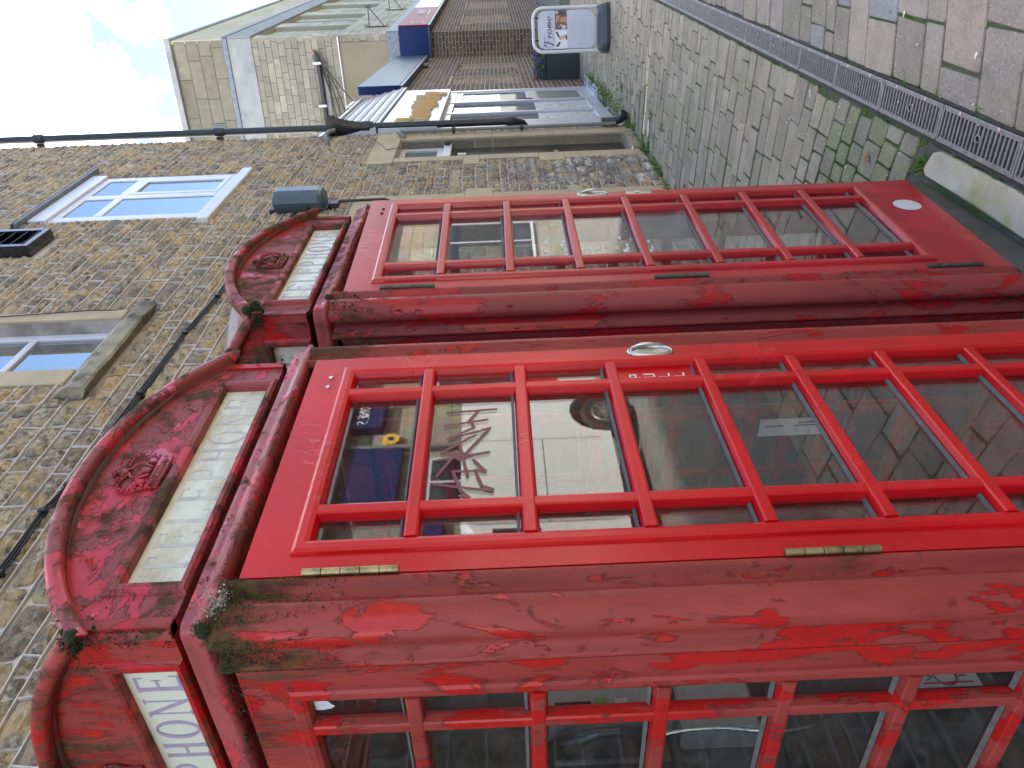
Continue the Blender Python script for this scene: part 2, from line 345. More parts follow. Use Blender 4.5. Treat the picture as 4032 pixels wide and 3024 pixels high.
def make_leaf(W, name, m, mesh_glass, parent, door=True, pull=True, xf=None):
    """door or fixed side sash in its own coordinates: t 0..W, y 0 is the outer face, z"""
    mk = (lambda: MB()) if xf is None else (lambda: XMB(xf))
    mb = mk(); y0, y1 = 0., .042
    a, zt, zb = .072, 1.921+ZB, .243+ZB                   # inner edge of the stile, rails
    z0, z1 = ZD0, ZD1
    mb.box(0, a, y0, y1, z0, z1); mb.box(W-a, W, y0, y1, z0, z1)
    mb.box(a, W-a, y0, y1, zt, z1); mb.box(a, W-a, y0, y1, z0, zb)
    # raised moulding round the glazing
    mo = [(.046, .0), (.048, -.006), (.054, -.0095), (.066, -.0095), (.074, -.006), (.079, .006), (.080, .020), (.060, .022)]
    q = lambda d: (d, W-d, zb-.052+d+.010, zt+.052-d-.006)
    vs = []; fs = []; n = len(mo)
    for d, y in mo:
        xa, xb, za, zc = q(d); vs += [(xa, y, za), (xb, y, za), (xb, y, zc), (xa, y, zc)]
    for i in range(n-1):
        for k in range(4): fs.append((i*4+k, i*4+(k+1) % 4, (i+1)*4+(k+1) % 4, (i+1)*4+k))
    mb.add(vs, fs)
    leaf = recalc(obj(name, mb, m, parent))
    gx0, gx1 = .079, W-.079; zlo, zhi = zb-.052+.079+.010, zt+.052-.079-.006
    c1, c2 = W/2-BAR, W/2+BAR; zs = [Z1-i*PITCHZ for i in range(7)]
    pv = [(x, y) for x, y in bar_profile(.0165, -.008, .0125)]
    for c in (c1, c2):
        b = mk(); b.prism([(c+x, y) for x, y in pv], zlo-.004, zhi+.004, 'z'); recalc(obj('glazing_bar', b, m, leaf))
    for z in zs:
        b = mk(); o_ = [(y-.0012, z+x) for x, y in bar_profile(.0165, -.008, .0130)]
        b.prism(o_, gx0-.004, gx1+.004, 'x'); recalc(obj('glazing_bar', b, m, leaf))
    if pull:
        ze = [zhi]+zs+[zlo]; xe = [gx0, c1, c2, gx1]
        for r in range(8):
            for k in range(3):
                b = mk(); zc0, zc1 = ze[r+1], ze[r]
                if door and r == 3 and k == 2:
                    b.box(xe[k]+.012, xe[k+1]+.004, .010, .014, zc0+.012, zc1-.012); obj('push_plate', b, m, leaf)
                    tb = mk(); ty = .0092; cx0, cx1 = .545, .5635
                    H = lambda x0, x1, z0_, z1_: tb.box(x0, x1, ty, .0101, z0_, z1_)
                    t_ = .0036; hh = .026; zz = [1.234, 1.201, 1.167, 1.133]
                    zz = [v+ZB for v in zz]
                    cx0 = (c2+gx1)/2-.0085+.004; cx1 = cx0+.0165
                    # P U L L set one under the other
                    H(cx0, cx0+t_, zz[0], zz[0]+hh); H(cx0, cx1, zz[0]+hh-t_, zz[0]+hh); H(cx1-t_, cx1, zz[0]+hh*.5, zz[0]+hh); H(cx0, cx1, zz[0]+hh*.5-t_, zz[0]+hh*.5)
                    H(cx0, cx0+t_, zz[1], zz[1]+hh); H(cx1-t_, cx1, zz[1], zz[1]+hh); H(cx0, cx1, zz[1], zz[1]+t_)
                    for q_ in (2, 3): H(cx0, cx0+t_, zz[q_], zz[q_]+hh); H(cx0, cx1, zz[q_], zz[q_]+t_)
                    obj('lettering', tb, M['letter_w'], leaf)
                    continue
                b.box(xe[k]+.002, xe[k+1]-.002, .0115, .0150, zc0+.002, zc1-.002)
                g = mesh_glass(r, k); obj('pane', b, g, leaf)
        pb = mk()                                         # grey putty fillets on the sill of each pane
        for r in range(8):
            for k in range(3):
                x0_, x1_ = xe[k]+.017, xe[k+1]-.017
                if k == 0: x0_ = xe[0]
                if k == 2: x1_ = xe[3]
                pb.add([(x0_, .0113, ze[r+1]+.018), (x1_, .0113, ze[r+1]+.018), (x1_, .0113, ze[r+1]+.0245), (x0_, .0113, ze[r+1]+.0235), (x0_, .004, ze[r+1]+.0185), (x1_, .004, ze[r+1]+.0185)],
                       [(0,1,2,3), (3,2,5,4), (0,3,4), (1,5,2)])
        o = obj('putty', pb, M['putty'], leaf); o['kind'] = 'stuff'
    return leaf
class XMB(MB):
    def __init__(s, xf): super().__init__(); s.xf = xf
    def add(s, vs, fs): return super().add([s.xf(*p) for p in vs], fs)

def moss_tuft(mb, c, r, n, seed, flat=1., nrm=(0, -1, .3)):
    g = random.Random(seed)
    for i in range(int(n*2)):
        v = Vector((g.gauss(0, 1), g.gauss(0, 1), g.gauss(0, 1))).normalized(); v = (v+Vector(nrm)*.6).normalized()
        p = Vector(c)+Vector((v.x*r, v.y*r, v.z*r*flat))*g.uniform(.35, 1)
        a = Vector((g.uniform(-1, 1), g.uniform(-1, 1), g.uniform(-1, 1))).normalized()*r*.06+Vector((.0004, 0, 0)); q = v*r*g.uniform(.08, .2)
        k = g.random(); mb.cur = (.02+.05*k, .03+.075*k, .008+.012*k) if g.random() < .8 else (.012, .016, .008)
        mb.add([tuple(p-a), tuple(p+a), tuple(p+q)], [(0, 1, 2)])
def lump(mb, c, r, seed, sc=(1, 1, 1)):
    g = random.Random(seed); o = len(mb.v); mb.cur = (.022, .03, .010); mb.sphere(c, r, 5, sc)
    for i in range(o, len(mb.v)):
        p = Vector(mb.v[i]); k = 1+.5*noise.noise(p*70+Vector((seed, 0, 0))); mb.v[i] = tuple(Vector(c)+(p-Vector(c))*k)

def crown_mb(cx, z0, y, s=1.):
    """royal crown in relief: jewelled circlet, crosses and fleurs, two beaded arches, orb and cross"""
    mb = MB(); g = random.Random(3)
    W2 = .058*s
    def arcp(pts, r): mb.tube([(cx+p[0]*s, y+(p[2] if len(p) > 2 else 0), z0+p[1]*s) for p in pts], r*s, 6)
    for zz, rr_ in ((.004, .0050), (.012, .0065), (.022, .0050)):
        arcp([(-.052+.104*i/8, zz-.006*sin(pi*i/8), -.006*sin(pi*i/8)) for i in range(9)], rr_)
    for i in range(9): mb.sphere((cx+(-.046+.0115*i)*s, y-.009, z0+(.012-.005*sin(pi*i/8))*s), .0042*s, 4)
    for k in (-1, 1):
        P = [(k*.050, .024), (k*.060, .046), (k*.058, .066), (k*.044, .080), (k*.024, .080), (k*.004, .070)]
        arcp([(a, b, -.004) for a, b in P], .0035)
        for i in range(11):
            t = i/10*5; j = min(int(t), 4); u_ = t-j; a = P[j][0]*(1-u_)+P[j+1][0]*u_; b = P[j][1]*(1-u_)+P[j+1][1]*u_
            mb.sphere((cx+a*s, y-.009, z0+(b+.003)*s), .0036*s, 4)
        P = [(k*.012, .026), (k*.022, .045), (k*.020, .060), (k*.006, .068)]
        arcp([(a, b, -.007) for a, b in P], .0032)
        mb.sphere((cx+k*.034*s, y-.005, z0+.036*s), .0085*s, 5, (1, .6, 1.2)); mb.sphere((cx+k*.041*s, y-.005, z0+.045*s), .0055*s, 4)
        mb.sphere((cx+k*.027*s, y-.005, z0+.045*s), .0055*s, 4)
    mb.sphere((cx, y-.008, z0+.035*s), .009*s, 5, (1, .6, 1.3)); mb.sphere((cx-.009*s, y-.006, z0+.044*s), .006*s, 4); mb.sphere((cx+.009*s, y-.006, z0+.044*s), .006*s, 4)
    mb.box(cx-.050*s, cx+.050*s, y-.001, y+.004, z0, z0+.062*s, .001)
    mb.sphere((cx, y-.006, z0+.080*s), .0095*s, 5, (1, .7, 1))
    mb.box(cx-.003*s, cx+.003*s, y-.010, y, z0+.086*s, z0+.106*s, .001); mb.box(cx-.010*s, cx+.010*s, y-.010, y-.001, z0+.094*s, z0+.100*s, .001)
    return mb

def flake(mb, p, w_, h_, lift, seed):
    """a curling chip of paint on the front pediment; p=(x,y,z)"""
    g = random.Random(seed); n = 5; vs = []; wid = [g.uniform(.5, 1), g.uniform(.8, 1.1), g.uniform(.7, 1), g.uniform(.35, .8), g.uniform(.08, .35)]; off = g.uniform(-.4, .4)
    for j in range(n):
        t = j/(n-1)
        for i in range(4):
            s_ = i/3; x = p[0]+(s_-.5)*w_*wid[j]+off*w_*t+g.uniform(-1, 1)*w_*.06; z = p[2]+h_*t+g.uniform(-1, 1)*h_*.08
            vs.append((x, p[1]-.0004-lift*t**2.2, z))
    fs = [(j*4+i, j*4+i+1, (j+1)*4+i+1, (j+1)*4+i) for j in range(n-1) for i in range(3)]
    mb.add(vs, fs)

def make_kiosk(idx, label, loc, rotz, ajar):
    K = thing('telephone_kiosk', label, 'phone box', loc, rotz, 'red telephone kiosks side by side')
    A = M['aged'] if idx == 1 else M['aged2p']
    mb = MB(); mb.box(.006, S-.006, .006, S-.006, -.05, ZD0-.004, .004); obj('plinth', mb, M['plinth'], K)
    # corner posts
    for k in range(4):
        mb = MB()
        cxs = [(0, 0, 1, 1), (S, 0, -1, 1), (S, S, -1, -1), (0, S, 1, -1)][k]
        poly = [(cxs[0]+cxs[2]*x, cxs[1]+cxs[3]*y) for x, y in POST]
        n = len(poly); vs = []; fs = []; zz = [ZD0-.004+(2.024+ZB-ZD0+.004)*i/14 for i in range(15)]
        for z in zz:
            for (x, y) in poly:
                d = .0012*noise.noise(Vector((x*9+idx, y*9, z*5)))
                vs.append((x+d, y+d, z))
        for j in range(14):
            for i in range(n-1): fs.append((j*n+i, j*n+i+1, (j+1)*n+i+1, (j+1)*n+i))
        mb.smooth = True; mb.add(vs, fs); recalc(obj('corner_post', mb, A, K))
    # fixed sashes: left, right and the closed back
    gp = lambda r, k: M['glass_side']
    W = S-2*HX
    for k in (1, 3):
        xf0 = face_xf(k); xf = (lambda xf0: (lambda t, d, z: xf0(t+HX, d+GI, z)))(xf0)
        make_leaf(W, 'side_window', M['side'] if idx == 1 else M['side2'], gp, K, door=False, xf=xf)
    mb = MB(); mb.box(HX-.02, S-HX+.02, S-.035, S-.012, ZD0, ZD1+.02); obj('back_panel', mb, M['side'], K)
    mb = MB(); mb.box(HX, S-HX, S-.052, S-.038, .9+ZB, 1.92+ZB, .002)
    obj('backboard', mb, M['board'], K)
    mb = MB(); mb.box(HX, S-HX, S-.052, S-.038, ZD0, .895+ZB, .002); obj('backboard', mb, M['board'], K)
    mb = MB(); mb.box(.05, S-.05, .05, S-.05, ZD0-.004, ZD0+.006); obj('kiosk_floor', mb, M['plinth'], K)
    # door, hinged and slightly ajar
    dp = link('door_frame', None, K, loc=(HX, GI, 0), rotz=-ajar); dp.name = 'door_mount'
    dm = M['door'] if idx == 1 else M['door2']
    gd = lambda r, k: (M['glass_dirty'] if (idx == 2 and r in (2, 4) and k == 1) else M['glass'])
    # the door is a mesh at the hinge so that it swings as one piece
    ca, sa = cos(-ajar), sin(-ajar)
    xfd = lambda t, d, z: (HX+.002+t*ca-d*sa, GI+t*sa+d*ca, z)
    bpy.data.objects.remove(dp)
    door = make_leaf(W-.004, 'door', dm, gd, K, door=True, xf=xfd)
    # hinges
    for zc in (1.810, 1.015, .22):
        mb = MB(); mb.smooth = True
        for i in range(5):
            z0 = zc+ZB-.08+i*.032
            mb.tube([(HX+.001, -.001, z0+.0008), (HX+.001, -.001, z0+.0312)], .0066, 10)
        obj('hinge', mb, M['brass'] if (idx == 1) else M['brass_dark'], door)
    # cup handle
    mb = XMB(xfd); mb.smooth = True; hz = 1.197+ZB; ht = .667
    for (ra, rb, ya, r_) in ((.024, .052, -.0012, .0045), (.020, .046, -.004, .0025)):
        mb.tube([(ht+ra*cos(a), ya, hz+rb*sin(a)) for a in [2*pi*i/28 for i in range(28)]], r_, 6, closed=True)
    vs = [(ht, -.0015, hz)]; fs = []; n = 24
    for j, q in enumerate((.35, .7, .93)):
        for i in range(n): a = 2*pi*i/n; vs.append((ht+.021*q*cos(a), -.0015-.0012*q, hz+.047*q*sin(a)))
    for i in range(n): fs.append((0, 1+i, 1+(i+1) % n))
    for j in range(2):
        for i in range(n): fs.append((1+j*n+i, 1+(j+1)*n+i, 1+(j+1)*n+(i+1) % n, 1+j*n+(i+1) % n))
    mb.add(vs, fs)
    mb.tube([(ht+.019, -.003, hz+.042), (ht+.021, -.009, hz+.022), (ht+.021, -.011, hz), (ht+.021, -.009, hz-.022), (ht+.019, -.003, hz-.042)], [.002, .004, .0045, .004, .002], 6)
    recalc(obj('cup_handle', mb, M['steel'], door))
    if idx == 1:
        for t, z in ((.607, 1.946), (.568, 1.947)):
            mb = XMB(xfd); mb.sphere((t, -.001, z+ZB), .0062, 5, (1, .6, 1)); obj('screw', mb, M['steel'], door)
        G = [[(.474,1.673),(.482,1.566)],[(.478,1.605),(.441,1.625)],[(.427,1.676),(.444,1.585)],[(.441,1.621),(.417,1.614),(.381,1.667)],[(.381,1.667),(.404,1.601),(.414,1.58),(.33,1.629),(.336,1.678),(.391,1.61)],[(.313,1.683),(.332,1.582),(.319,1.629)],[(.368,1.643),(.259,1.624)],[(.263,1.684),(.326,1.652),(.31,1.641)],[(.308,1.613),(.271,1.589),(.278,1.609)],[(.275,1.65),(.274,1.589)],[(.265,1.607),(.229,1.596),(.218,1.575)],[(.239,1.688),(.213,1.575)],[(.275,1.653),(.217,1.636),(.198,1.62),(.203,1.638)]]
        mb = XMB(xfd)
        for st in G:
            for (a, b) in zip(st[:-1], st[1:]):
                yq = .0112-.00005*(len(mb.v)//4 % 30)
                dx, dz = b[0]-a[0], b[1]-a[1]; l_ = math.hypot(dx, dz); nx, nzz = -dz/l_*.0034, dx/l_*.0034; ex, ez = dx/l_*.0022, dz/l_*.0022
                P = [(a[0]-nx-ex, a[1]-nzz-ez), (b[0]-nx+ex, b[1]-nzz+ez), (b[0]+nx+ex, b[1]+nzz+ez), (a[0]+nx-ex, a[1]+nzz-ez)]
                mb.add([(p[0]-.010, yq, p[1]+ZB) for p in P], [(0, 1, 2, 3)])
        obj('marker_scribble', mb, M['marker'], door)
    else:
        mb = XMB(xfd); n = 24; mb.add([(.462+.045*cos(2*pi*i/n), -.0014, .150+ZB+.045*sin(2*pi*i/n)) for i in range(n)], [tuple(range(n))]); obj('round_sticker', mb, M['white_paint'], door)
        mb = XMB(xfd); mb.box(.655, .680, -.003, .001, .985+ZB, 1.075+ZB, .001); mb.tube([(.6675, -.0035, 1.045+ZB), (.6675, -.0035, 1.03+ZB)], .006, 8); obj('lock_plate', mb, M['steel'], door)
        for t, z in ((.607, 1.946), (.568, 1.947)):
            mb = XMB(xfd); mb.sphere((t, -.001, z+ZB), .0062, 5, (1, .6, 1)); obj('screw', mb, M['dark_metal'], door)
        mb = XMB(xfd)                                     # smeared remains of a poster on two panes
        g = random.Random(5)
        for zc in (1.32, 1.10):
            for i in range(26):
                x, z = .27+g.gauss(0, .045), zc+ZB+g.gauss(0, .03); w2, h2 = g.uniform(.002, .014), g.uniform(.001, .007)
                mb.add([(x-w2, .0112, z-h2*.4), (x+w2, .0112, z-h2), (x+w2*.8, .0112, z+h2), (x-w2*.9, .0112, z+h2*.6)], [(0, 1, 2, 3)])
        o = obj('poster_scraps', mb, M['paper_pale'], door); o['kind'] = 'stuff'
    # inner head panel that closes the top above the door
    mb = MB(); mb.box(.13, S-.13, .13, S-.13, 2.03+ZB, 2.12+ZB); obj('head_panel', mb, M['inner'], K)
    # cornice running round
    prof = [(.075, 2.073), (.040, 2.0735), (.030, 2.073), (.022, 2.069), (.0185, 2.062), (.0175, 2.052), (.014, 2.042), (.008, 2.036), (.0055, 2.030), (.008, 2.0235), (.016, 2.019), (.030, 2.0175), (.060, 2.0195)]
    ring = []
    for (cx_, cy_, a0) in ((0, 0, pi), (S, 0, 1.5*pi), (S, S, 0), (0, S, .5*pi)):
        for i in range(5):
            a = a0+pi/2*i/4; ring.append((cx_, cy_, cos(a), sin(a)))
    sub = []
    for i in range(20):
        a, b = ring[i], ring[(i+1) % 20]; sub.append(a)
        if i % 5 == 4:
            for q in range(1, 10): t = q/10; sub.append((a[0]*(1-t)+b[0]*t, a[1]*(1-t)+b[1]*t, a[2], a[3]))
    vs = []; n = len(sub); rad = .018
    for ins, z in prof:
        for (cx_, cy_, ca_, sa_) in sub:
            def cl(c, u): return c+(ins+rad if c < S/2 else -(ins+rad))
            px = cx_; py = cy_
            kx = (px/S); ky = (py/S)
            bx = (ins+rad)*(1-2*kx) if kx in (0, 1) else 0; by = (ins+rad)*(1-2*ky) if ky in (0, 1) else 0
            if kx not in (0, 1): bx = 0
            if ky not in (0, 1): by = 0
            x = px+bx+rad*ca_; y = py+by+rad*sa_
            x = min(max(x, ins), S-ins) if True else x; y = min(max(y, ins), S-ins)
            wv = .0018*noise.noise(Vector((x*14, y*14, z*20+idx)))
            vs.append((x+wv, y+wv, z+ZB+wv))
    fs = [(j*n+i, j*n+(i+1) % n, (j+1)*n+(i+1) % n, (j+1)*n+i) for j in range(len(prof)-1) for i in range(n)]
    mb = MB(); mb.smooth = True; mb.add(vs, fs); recalc(obj('cornice', mb, M['cornice'] if idx == 1 else A, K))
    # pediments with sign openings, arch mouldings, signs and crowns
    A2 = M['aged2'] if idx == 1 else M['aged2p']
    hs, zt, zb = .3115, 2.214+ZB, 2.111+ZB; PI_ = .046
    for k in range(4):
        pm = A2 if k == 0 else (M['side'] if idx == 1 else M['aged2p'])
        mb = FMB(k); za = 2.095+ZB; x0, x1 = .040, S-.040; h0, h1 = S/2-hs, S/2+hs; y0, y1 = PI_, PI_+.02
        def slab(pts):
            mb.prism(pts, y0, y1, 'y')
        slab([(x0, za), (h0, za), (h0, arc(h0)-.01), (x0, arc(x0)-.01)]); slab([(h1, za), (x1, za), (x1, arc(x1)-.01), (h1, arc(h1)-.01)])
        mb.box(h0, h1, y0, y1, za, zb)
        xs = [h0+(h1-h0)*i/16 for i in range(17)]
        slab([(h0, zt), (h1, zt)]+[(x, arc(x)-.01) for x in xs[::-1]])
        mo = [(-.0, .0), (.002, -.006), (.008, -.009), (.018, -.009), (.025, -.003), (.027, .0)]
        vs = []; fs = []
        for d, y in mo:
            vs += [(h0-d, y0+y, zb-d*.62), (h1+d, y0+y, zb-d*.62), (h1+d, y0+y, zt+d), (h0-d, y0+y, zt+d)]
        for i in range(len(mo)-1):
            for q in range(4): fs.append((i*4+q, i*4+(q+1) % 4, (i+1)*4+(q+1) % 4, (i+1)*4+q))
        mb.add(vs, fs); ped = recalc(obj('pediment', mb, pm, K))
        # arch moulding: a rounded section swept along the arc and down a little at the ends
        sec = [(.006, .003), (-.016, .003), (-.024, .001), (-.029, -.004), (-.031, -.011), (-.030, -.021), (-.026, -.026), (-.018, -.0285), (-.006, -.030), (.003, -.034), (.012, -.035)]
        mb = FMB(k); nx_ = 36; vs = []; fs = []
        for i in range(nx_+1):
            for (yy, q) in sec:
                d_ = PI_+yy; x = d_+(S-2*d_)*i/nx_; sl = abs(x-S/2)/ARC_R; wv = .0014*noise.noise(Vector((x*11, k*3+idx, q*30)))*min(1, min(i, nx_-i)/3)
                vs.append((x, d_-wv, arc(x)+q/sqrt(1-sl*sl)+wv))
        m_ = len(sec)
        for i in range(nx_):
            for j in range(m_-1): fs.append((i*m_+j, i*m_+j+1, (i+1)*m_+j+1, (i+1)*m_+j))
        mb.smooth = True; mb.add(vs, fs); recalc(obj('arch_moulding', mb, pm, K))
        # sign glass and letters
        mb = FMB(k); mb.box(h0-.004, h1+.004, PI_+.013, PI_+.018, zb-.004, zt+.004)
        sg = obj('sign_glass', mb, M['opal'] if k == 0 else M['opal_clean'], K)
        mb = FMB(k); text_strokes(mb, 'TELEPHONE', h0+.022, h1-.022, zb+.012, zt-.013, PI_+.0124); obj('lettering', mb, M['lilac_pale'] if (k == 0 and idx == 1) else (M['lilac_mid'] if k == 0 else M['lilac']), sg)
        if k in (0, 1):
            cm = crown_mb(0, 0, 0, 1.0); mb = FMB(k); mb.smooth = True; mb.add([(S/2-.008+v[0], PI_-.001+v[1], 2.247+ZB+v[2]) for v in cm.v], cm.f); recalc(obj('crown_emblem', mb, A2, ped))
        g = random.Random(40+k+idx*7); mb = FMB(k); lim = MB()
        for i in range(60):                               # black moss growing along the sill of the sign
            x = h0+(h1-h0)*g.random(); moss_tuft(lim, (x, PI_+.004, zb+.001), .0035+.006*g.random()**3, 12, g.random(), .6)
        for v, c in zip(range(0, len(lim.v), 3), range(0, len(lim.v), 3)):
            mb.cur = lim.c[v]; mb.add(lim.v[v:v+3], [(0, 1, 2)])
        if k in (0, 1): o = obj('moss', mb, M['moss'], K); o['kind'] = 'stuff'
    # low domed roof
    mb = MB(); n = 16; vs = []
    for i in range(n+1):
        for j in range(n+1):
            x = .030+(S-.06)*i/n; y = .030+(S-.06)*j/n; q_ = arc(.030); vs.append((x, y, max(arc(x), arc(y))-.035 if i in (0, n) or j in (0, n) else q_-.03+((arc(x)-q_)+(arc(y)-q_))*.8))
    mb.smooth = True; mb.add(vs, [(i*(n+1)+j, (i+1)*(n+1)+j, (i+1)*(n+1)+j+1, i*(n+1)+j+1) for i in range(n) for j in range(n)]); obj('roof', mb, M['roof_aged'], K)
    # paint flakes
    mb = MB(); g = random.Random(idx*11)
    spots = [(.20, 2.285), (.32, 2.31), (.36, 2.345), (.50, 2.345), (.60, 2.30), (.68, 2.262), (.72, 2.30), (.42, 2.285), (.15, 2.245), (.80, 2.235)] if idx == 1 else [(.18, 2.262), (.15, 2.285), (.27, 2.33), (.34, 2.30), (.40, 2.345), (.62, 2.30), (.70, 2.27), (.55, 2.33)]
    for i, (x, z) in enumerate(spots):
        mb.cur = (1, 1, 1); flake(mb, (x, PI_-.0005, z+ZB-.008), g.uniform(.015, .05), g.uniform(.010, .024), g.uniform(.004, .012), i)
    for i in range(26): x = g.uniform(.05, .86); flake(mb, (x, PI_-.0395 if g.random() < .3 else .017, (arc(x)-.03) if g.random() < .3 else 2.05+ZB), g.uniform(.004, .014), g.uniform(.004, .008), .003, i+50)
    o = obj('paint_flakes', mb, A2, K); o['kind'] = 'stuff'
    mb = MB(); g = random.Random(idx*3+1)                 # flakes on the near corner post
    for i in range(34):
        t = g.random(); z = g.uniform(.4, 1.98)+ZB
        if g.random() < .5: flake(mb, (.060+.045*t, .004+.006*sin(t*3), z), g.uniform(.003, .010), g.uniform(.006, .022), .003, i)
        else:
            q = MB(); flake(q, (.02+.08*t, .010, z), g.uniform(.003, .010), g.uniform(.006, .022), .003, i); mb.add([(v[1]-.002, v[0], v[2]) for v in q.v], q.f)
    o = obj('paint_flakes', mb, A, K); o['kind'] = 'stuff'
    # moss cushions
    mb = MB()
    def cushion(c, r, n, sc=(1, 1, 1), seed=1):
        lump(mb, c, r*.8, seed, sc); moss_tuft(mb, c, r*1.0, n, seed)
    g = random.Random(idx)
    if idx == 1:
        cushion((.012, .012, 2.027+ZB), .016, 260, seed=2); cushion((.90, .030, arc(.9)+.0), .018, 300, seed=3)
        for i in range(26): cushion((S-.03-g.random()*.02, PI_-.02+g.random()*.03, 2.10+ZB+g.random()*.13), .003+.003*g.random(), 30, seed=i+9)
        for i in range(12): cushion((.030+g.gauss(0, .006), .034+g.gauss(0, .006), 2.08+ZB+g.random()*.16), .002+.0035*g.random()**2, 26, seed=i+60)
        cushion((.018, .02, 2.232+ZB), .012, 150, seed=77); cushion((.030, .026, 2.25+ZB), .010, 120, seed=78)
        for i in range(40): cushion((.012+g.gauss(0, .003), .10+.6*g.random(), 2.017+ZB), .0018+.002*g.random(), 10, seed=i+200)
    else:
        cushion((.024, .016, 2.252+ZB), .017, 500, seed=5); cushion((.042, .012, 2.232+ZB), .018, 600, seed=6); cushion((.03, .022, 2.215+ZB), .011, 300, seed=8)
        cushion((.07, .006, 2.030+ZB), .012, 240, seed=7); cushion((S-.035, .020, arc(S-.03)+.004), .018, 380, seed=12)
        for i in range(30): cushion((.75+.13*g.random(), .02+g.gauss(0, .004), arc(.82)-.004), .003+.004*g.random(), 30, seed=i+9)
        for i in range(30): cushion((.012+.09*g.random(), .012+g.gauss(0, .004), 1.94+.09*g.random()+ZB), .002+.003*g.random(), 20, seed=i+90)
    def scat(n, pos, nr, thr, size, frq=22):
        for i in range(n):
            c = Vector(pos())
            if noise.noise(c*frq+Vector((idx*5, 0, 0))) < thr: continue
            c -= Vector(nr)*-.0006; k = g.random(); mb.cur = (.025+.03*k, .030+.045*k, .010) if g.random() < .5 else (.018, .016, .012)
            mb.add([tuple(c+Vector((g.uniform(-1, 1), g.uniform(-1, 1), g.uniform(-1, 1)))*size*g.uniform(.5, 1.3)+Vector(nr)*size*g.uniform(0, 1.2)) for q in range(3)], [(0, 1, 2)])
    scat(1500, lambda: (.046+abs(g.gauss(0, .016)), PI_, 2.10+ZB+.145*g.random()), (0, -1, 0), -.02, .0022)
    scat(2600, lambda: (PI_, .046+abs(g.gauss(0, .016)), 2.10+ZB+.145*g.random()), (-1, 0, 0), -.05, .0024)
    scat(1800, lambda: (.02+abs(g.gauss(0, .03)), .018, arc(.03)-.02+g.gauss(0, .012)), (-.5, -1, 0), .0, .0026)
    scat(1800, lambda: (.018, .02+abs(g.gauss(0, .03)), arc(.03)-.02+g.gauss(0, .012)), (-1, -.5, 0), -.05, .0026)
    scat(2600, lambda: (.03+.85*g.random(), .0075, 2.026+ZB+g.gauss(0, .0035)), (0, -1, -.3), -.12, .0016, 9)
    scat(1200, lambda: (.0075, .03+.6*g.random(), 2.024+ZB+g.gauss(0, .0035)), (-1, 0, -.3), .0, .0016, 9)
    scat(1600, lambda: (g.choice((.02, .98))*S*0+.03+.85*g.random(), .0165, arc(.45)), (0, -1, 0), 9, .002)
    scat(1500, lambda: (.0075, .11+.65*g.random(), 2.010+ZB-abs(g.gauss(0, .02))), (-1, 0, 0), .02, .0024, 12)
    if idx == 1:
        for q in range(900):                              # pale lime crust where the cornice meets the post
            c = Vector((.060+g.gauss(0, .014), .002+g.uniform(-.004, .004), 2.016+ZB+g.gauss(0, .008)))
            if noise.noise(c*90) < -.12: continue
            k = g.uniform(.25, .5); mb.cur = (k, k*.95, k*.8)
            mb.add([tuple(c+Vector((g.uniform(-1, 1), g.uniform(-1, .4), g.uniform(-1, 1)))*.0026) for q_ in range(3)], [(0, 1, 2)])
        wm = MB(); wp = [(.207, 1.912), (.222, 1.914), (.231, 1.905), (.232, 1.888), (.228, 1.872), (.222, 1.866), (.217, 1.872), (.209, 1.876), (.204, 1.895)]
        wm.add([(GI+.0108, p[0], p[1]+ZB-.012) for p in wp], [tuple(range(len(wp)))]); obj('white_smear', wm, M['paper_pale'], K)
    PP = POST
    for i in range(11000 if idx == 1 else 4000):
        t = g.uniform(0, len(PP)-1.001); a_, b_ = PP[int(t)], PP[int(t)+1]; u_ = t-int(t); x = a_[0]*(1-u_)+b_[0]*u_; y = a_[1]*(1-u_)+b_[1]*u_
        z = 2.015+ZB-abs(g.gauss(0, .085))
        if noise.noise(Vector((t*.55+idx, z*5.5, idx*3)))+.28*(z > 1.98+ZB)+.14*(t > 15) < .08: continue
        c = Vector((x, y, z))+Vector((-.0006, -.0006, 0)); r_ = g.uniform(.0012, .0030); n_ = Vector((-1 if t > 13 else -.2, -1 if t < 13 else -.2, 0)).normalized(); tx = Vector((-n_.y, n_.x, 0))
        k = g.random(); mb.cur = (.03+.05*k, .045+.07*k, .012) if g.random() < .62 else (.02, .018, .014)
        mb.add([tuple(c+tx*r_*g.uniform(-1, 1)+Vector((0, 0, r_*g.uniform(-1, 1)))+n_*g.uniform(0, .0022)) for q in range(3)], [(0, 1, 2)])
    o = obj('moss', mb, M['moss'], K); o['kind'] = 'stuff'
    return K

M['aged2p'] = paint('second_kiosk_paint', old=(.29, .045, .042), fresh=(.42, .018, .022), amount=.40, sc=11., grime=.6, gstretch=.5, pink=.0)
M['side2'] = paint('second_side_paint', old=(.24, .03, .035), fresh=(.34, .012, .018), amount=.45, sc=6., grime=.6)
M['roof_aged'] = mat('roof_bare_paint', (.30, .27, .24), .8, noise_amt=.25, scale=12, dark=(.35, .10, .10), dscale=7, dthr=(.5, .55), bump=.001)
M['plinth'] = mat('dark_plinth', (.065, .062, .055), .75, noise_amt=.4, scale=12, dark=(.06, .075, .03), dscale=5)
M['paper_pale'] = mat('poster_scrap', (.62, .66, .68), .6)
M['lilac_mid'] = mat('pale_lilac_letters', (.40, .37, .42), .5, noise_amt=.15, scale=60)

make_kiosk(1, 'near telephone kiosk with bright glossy red door, maroon scribble on one pane and peeling pediment', (0, 0, -ZB), 0, .0122)
make_kiosk(2, 'farther telephone kiosk with duller red door, round white sticker and green moss on its pediment', (1.1171, .0122, -ZB+.0075), .0129, .0595)

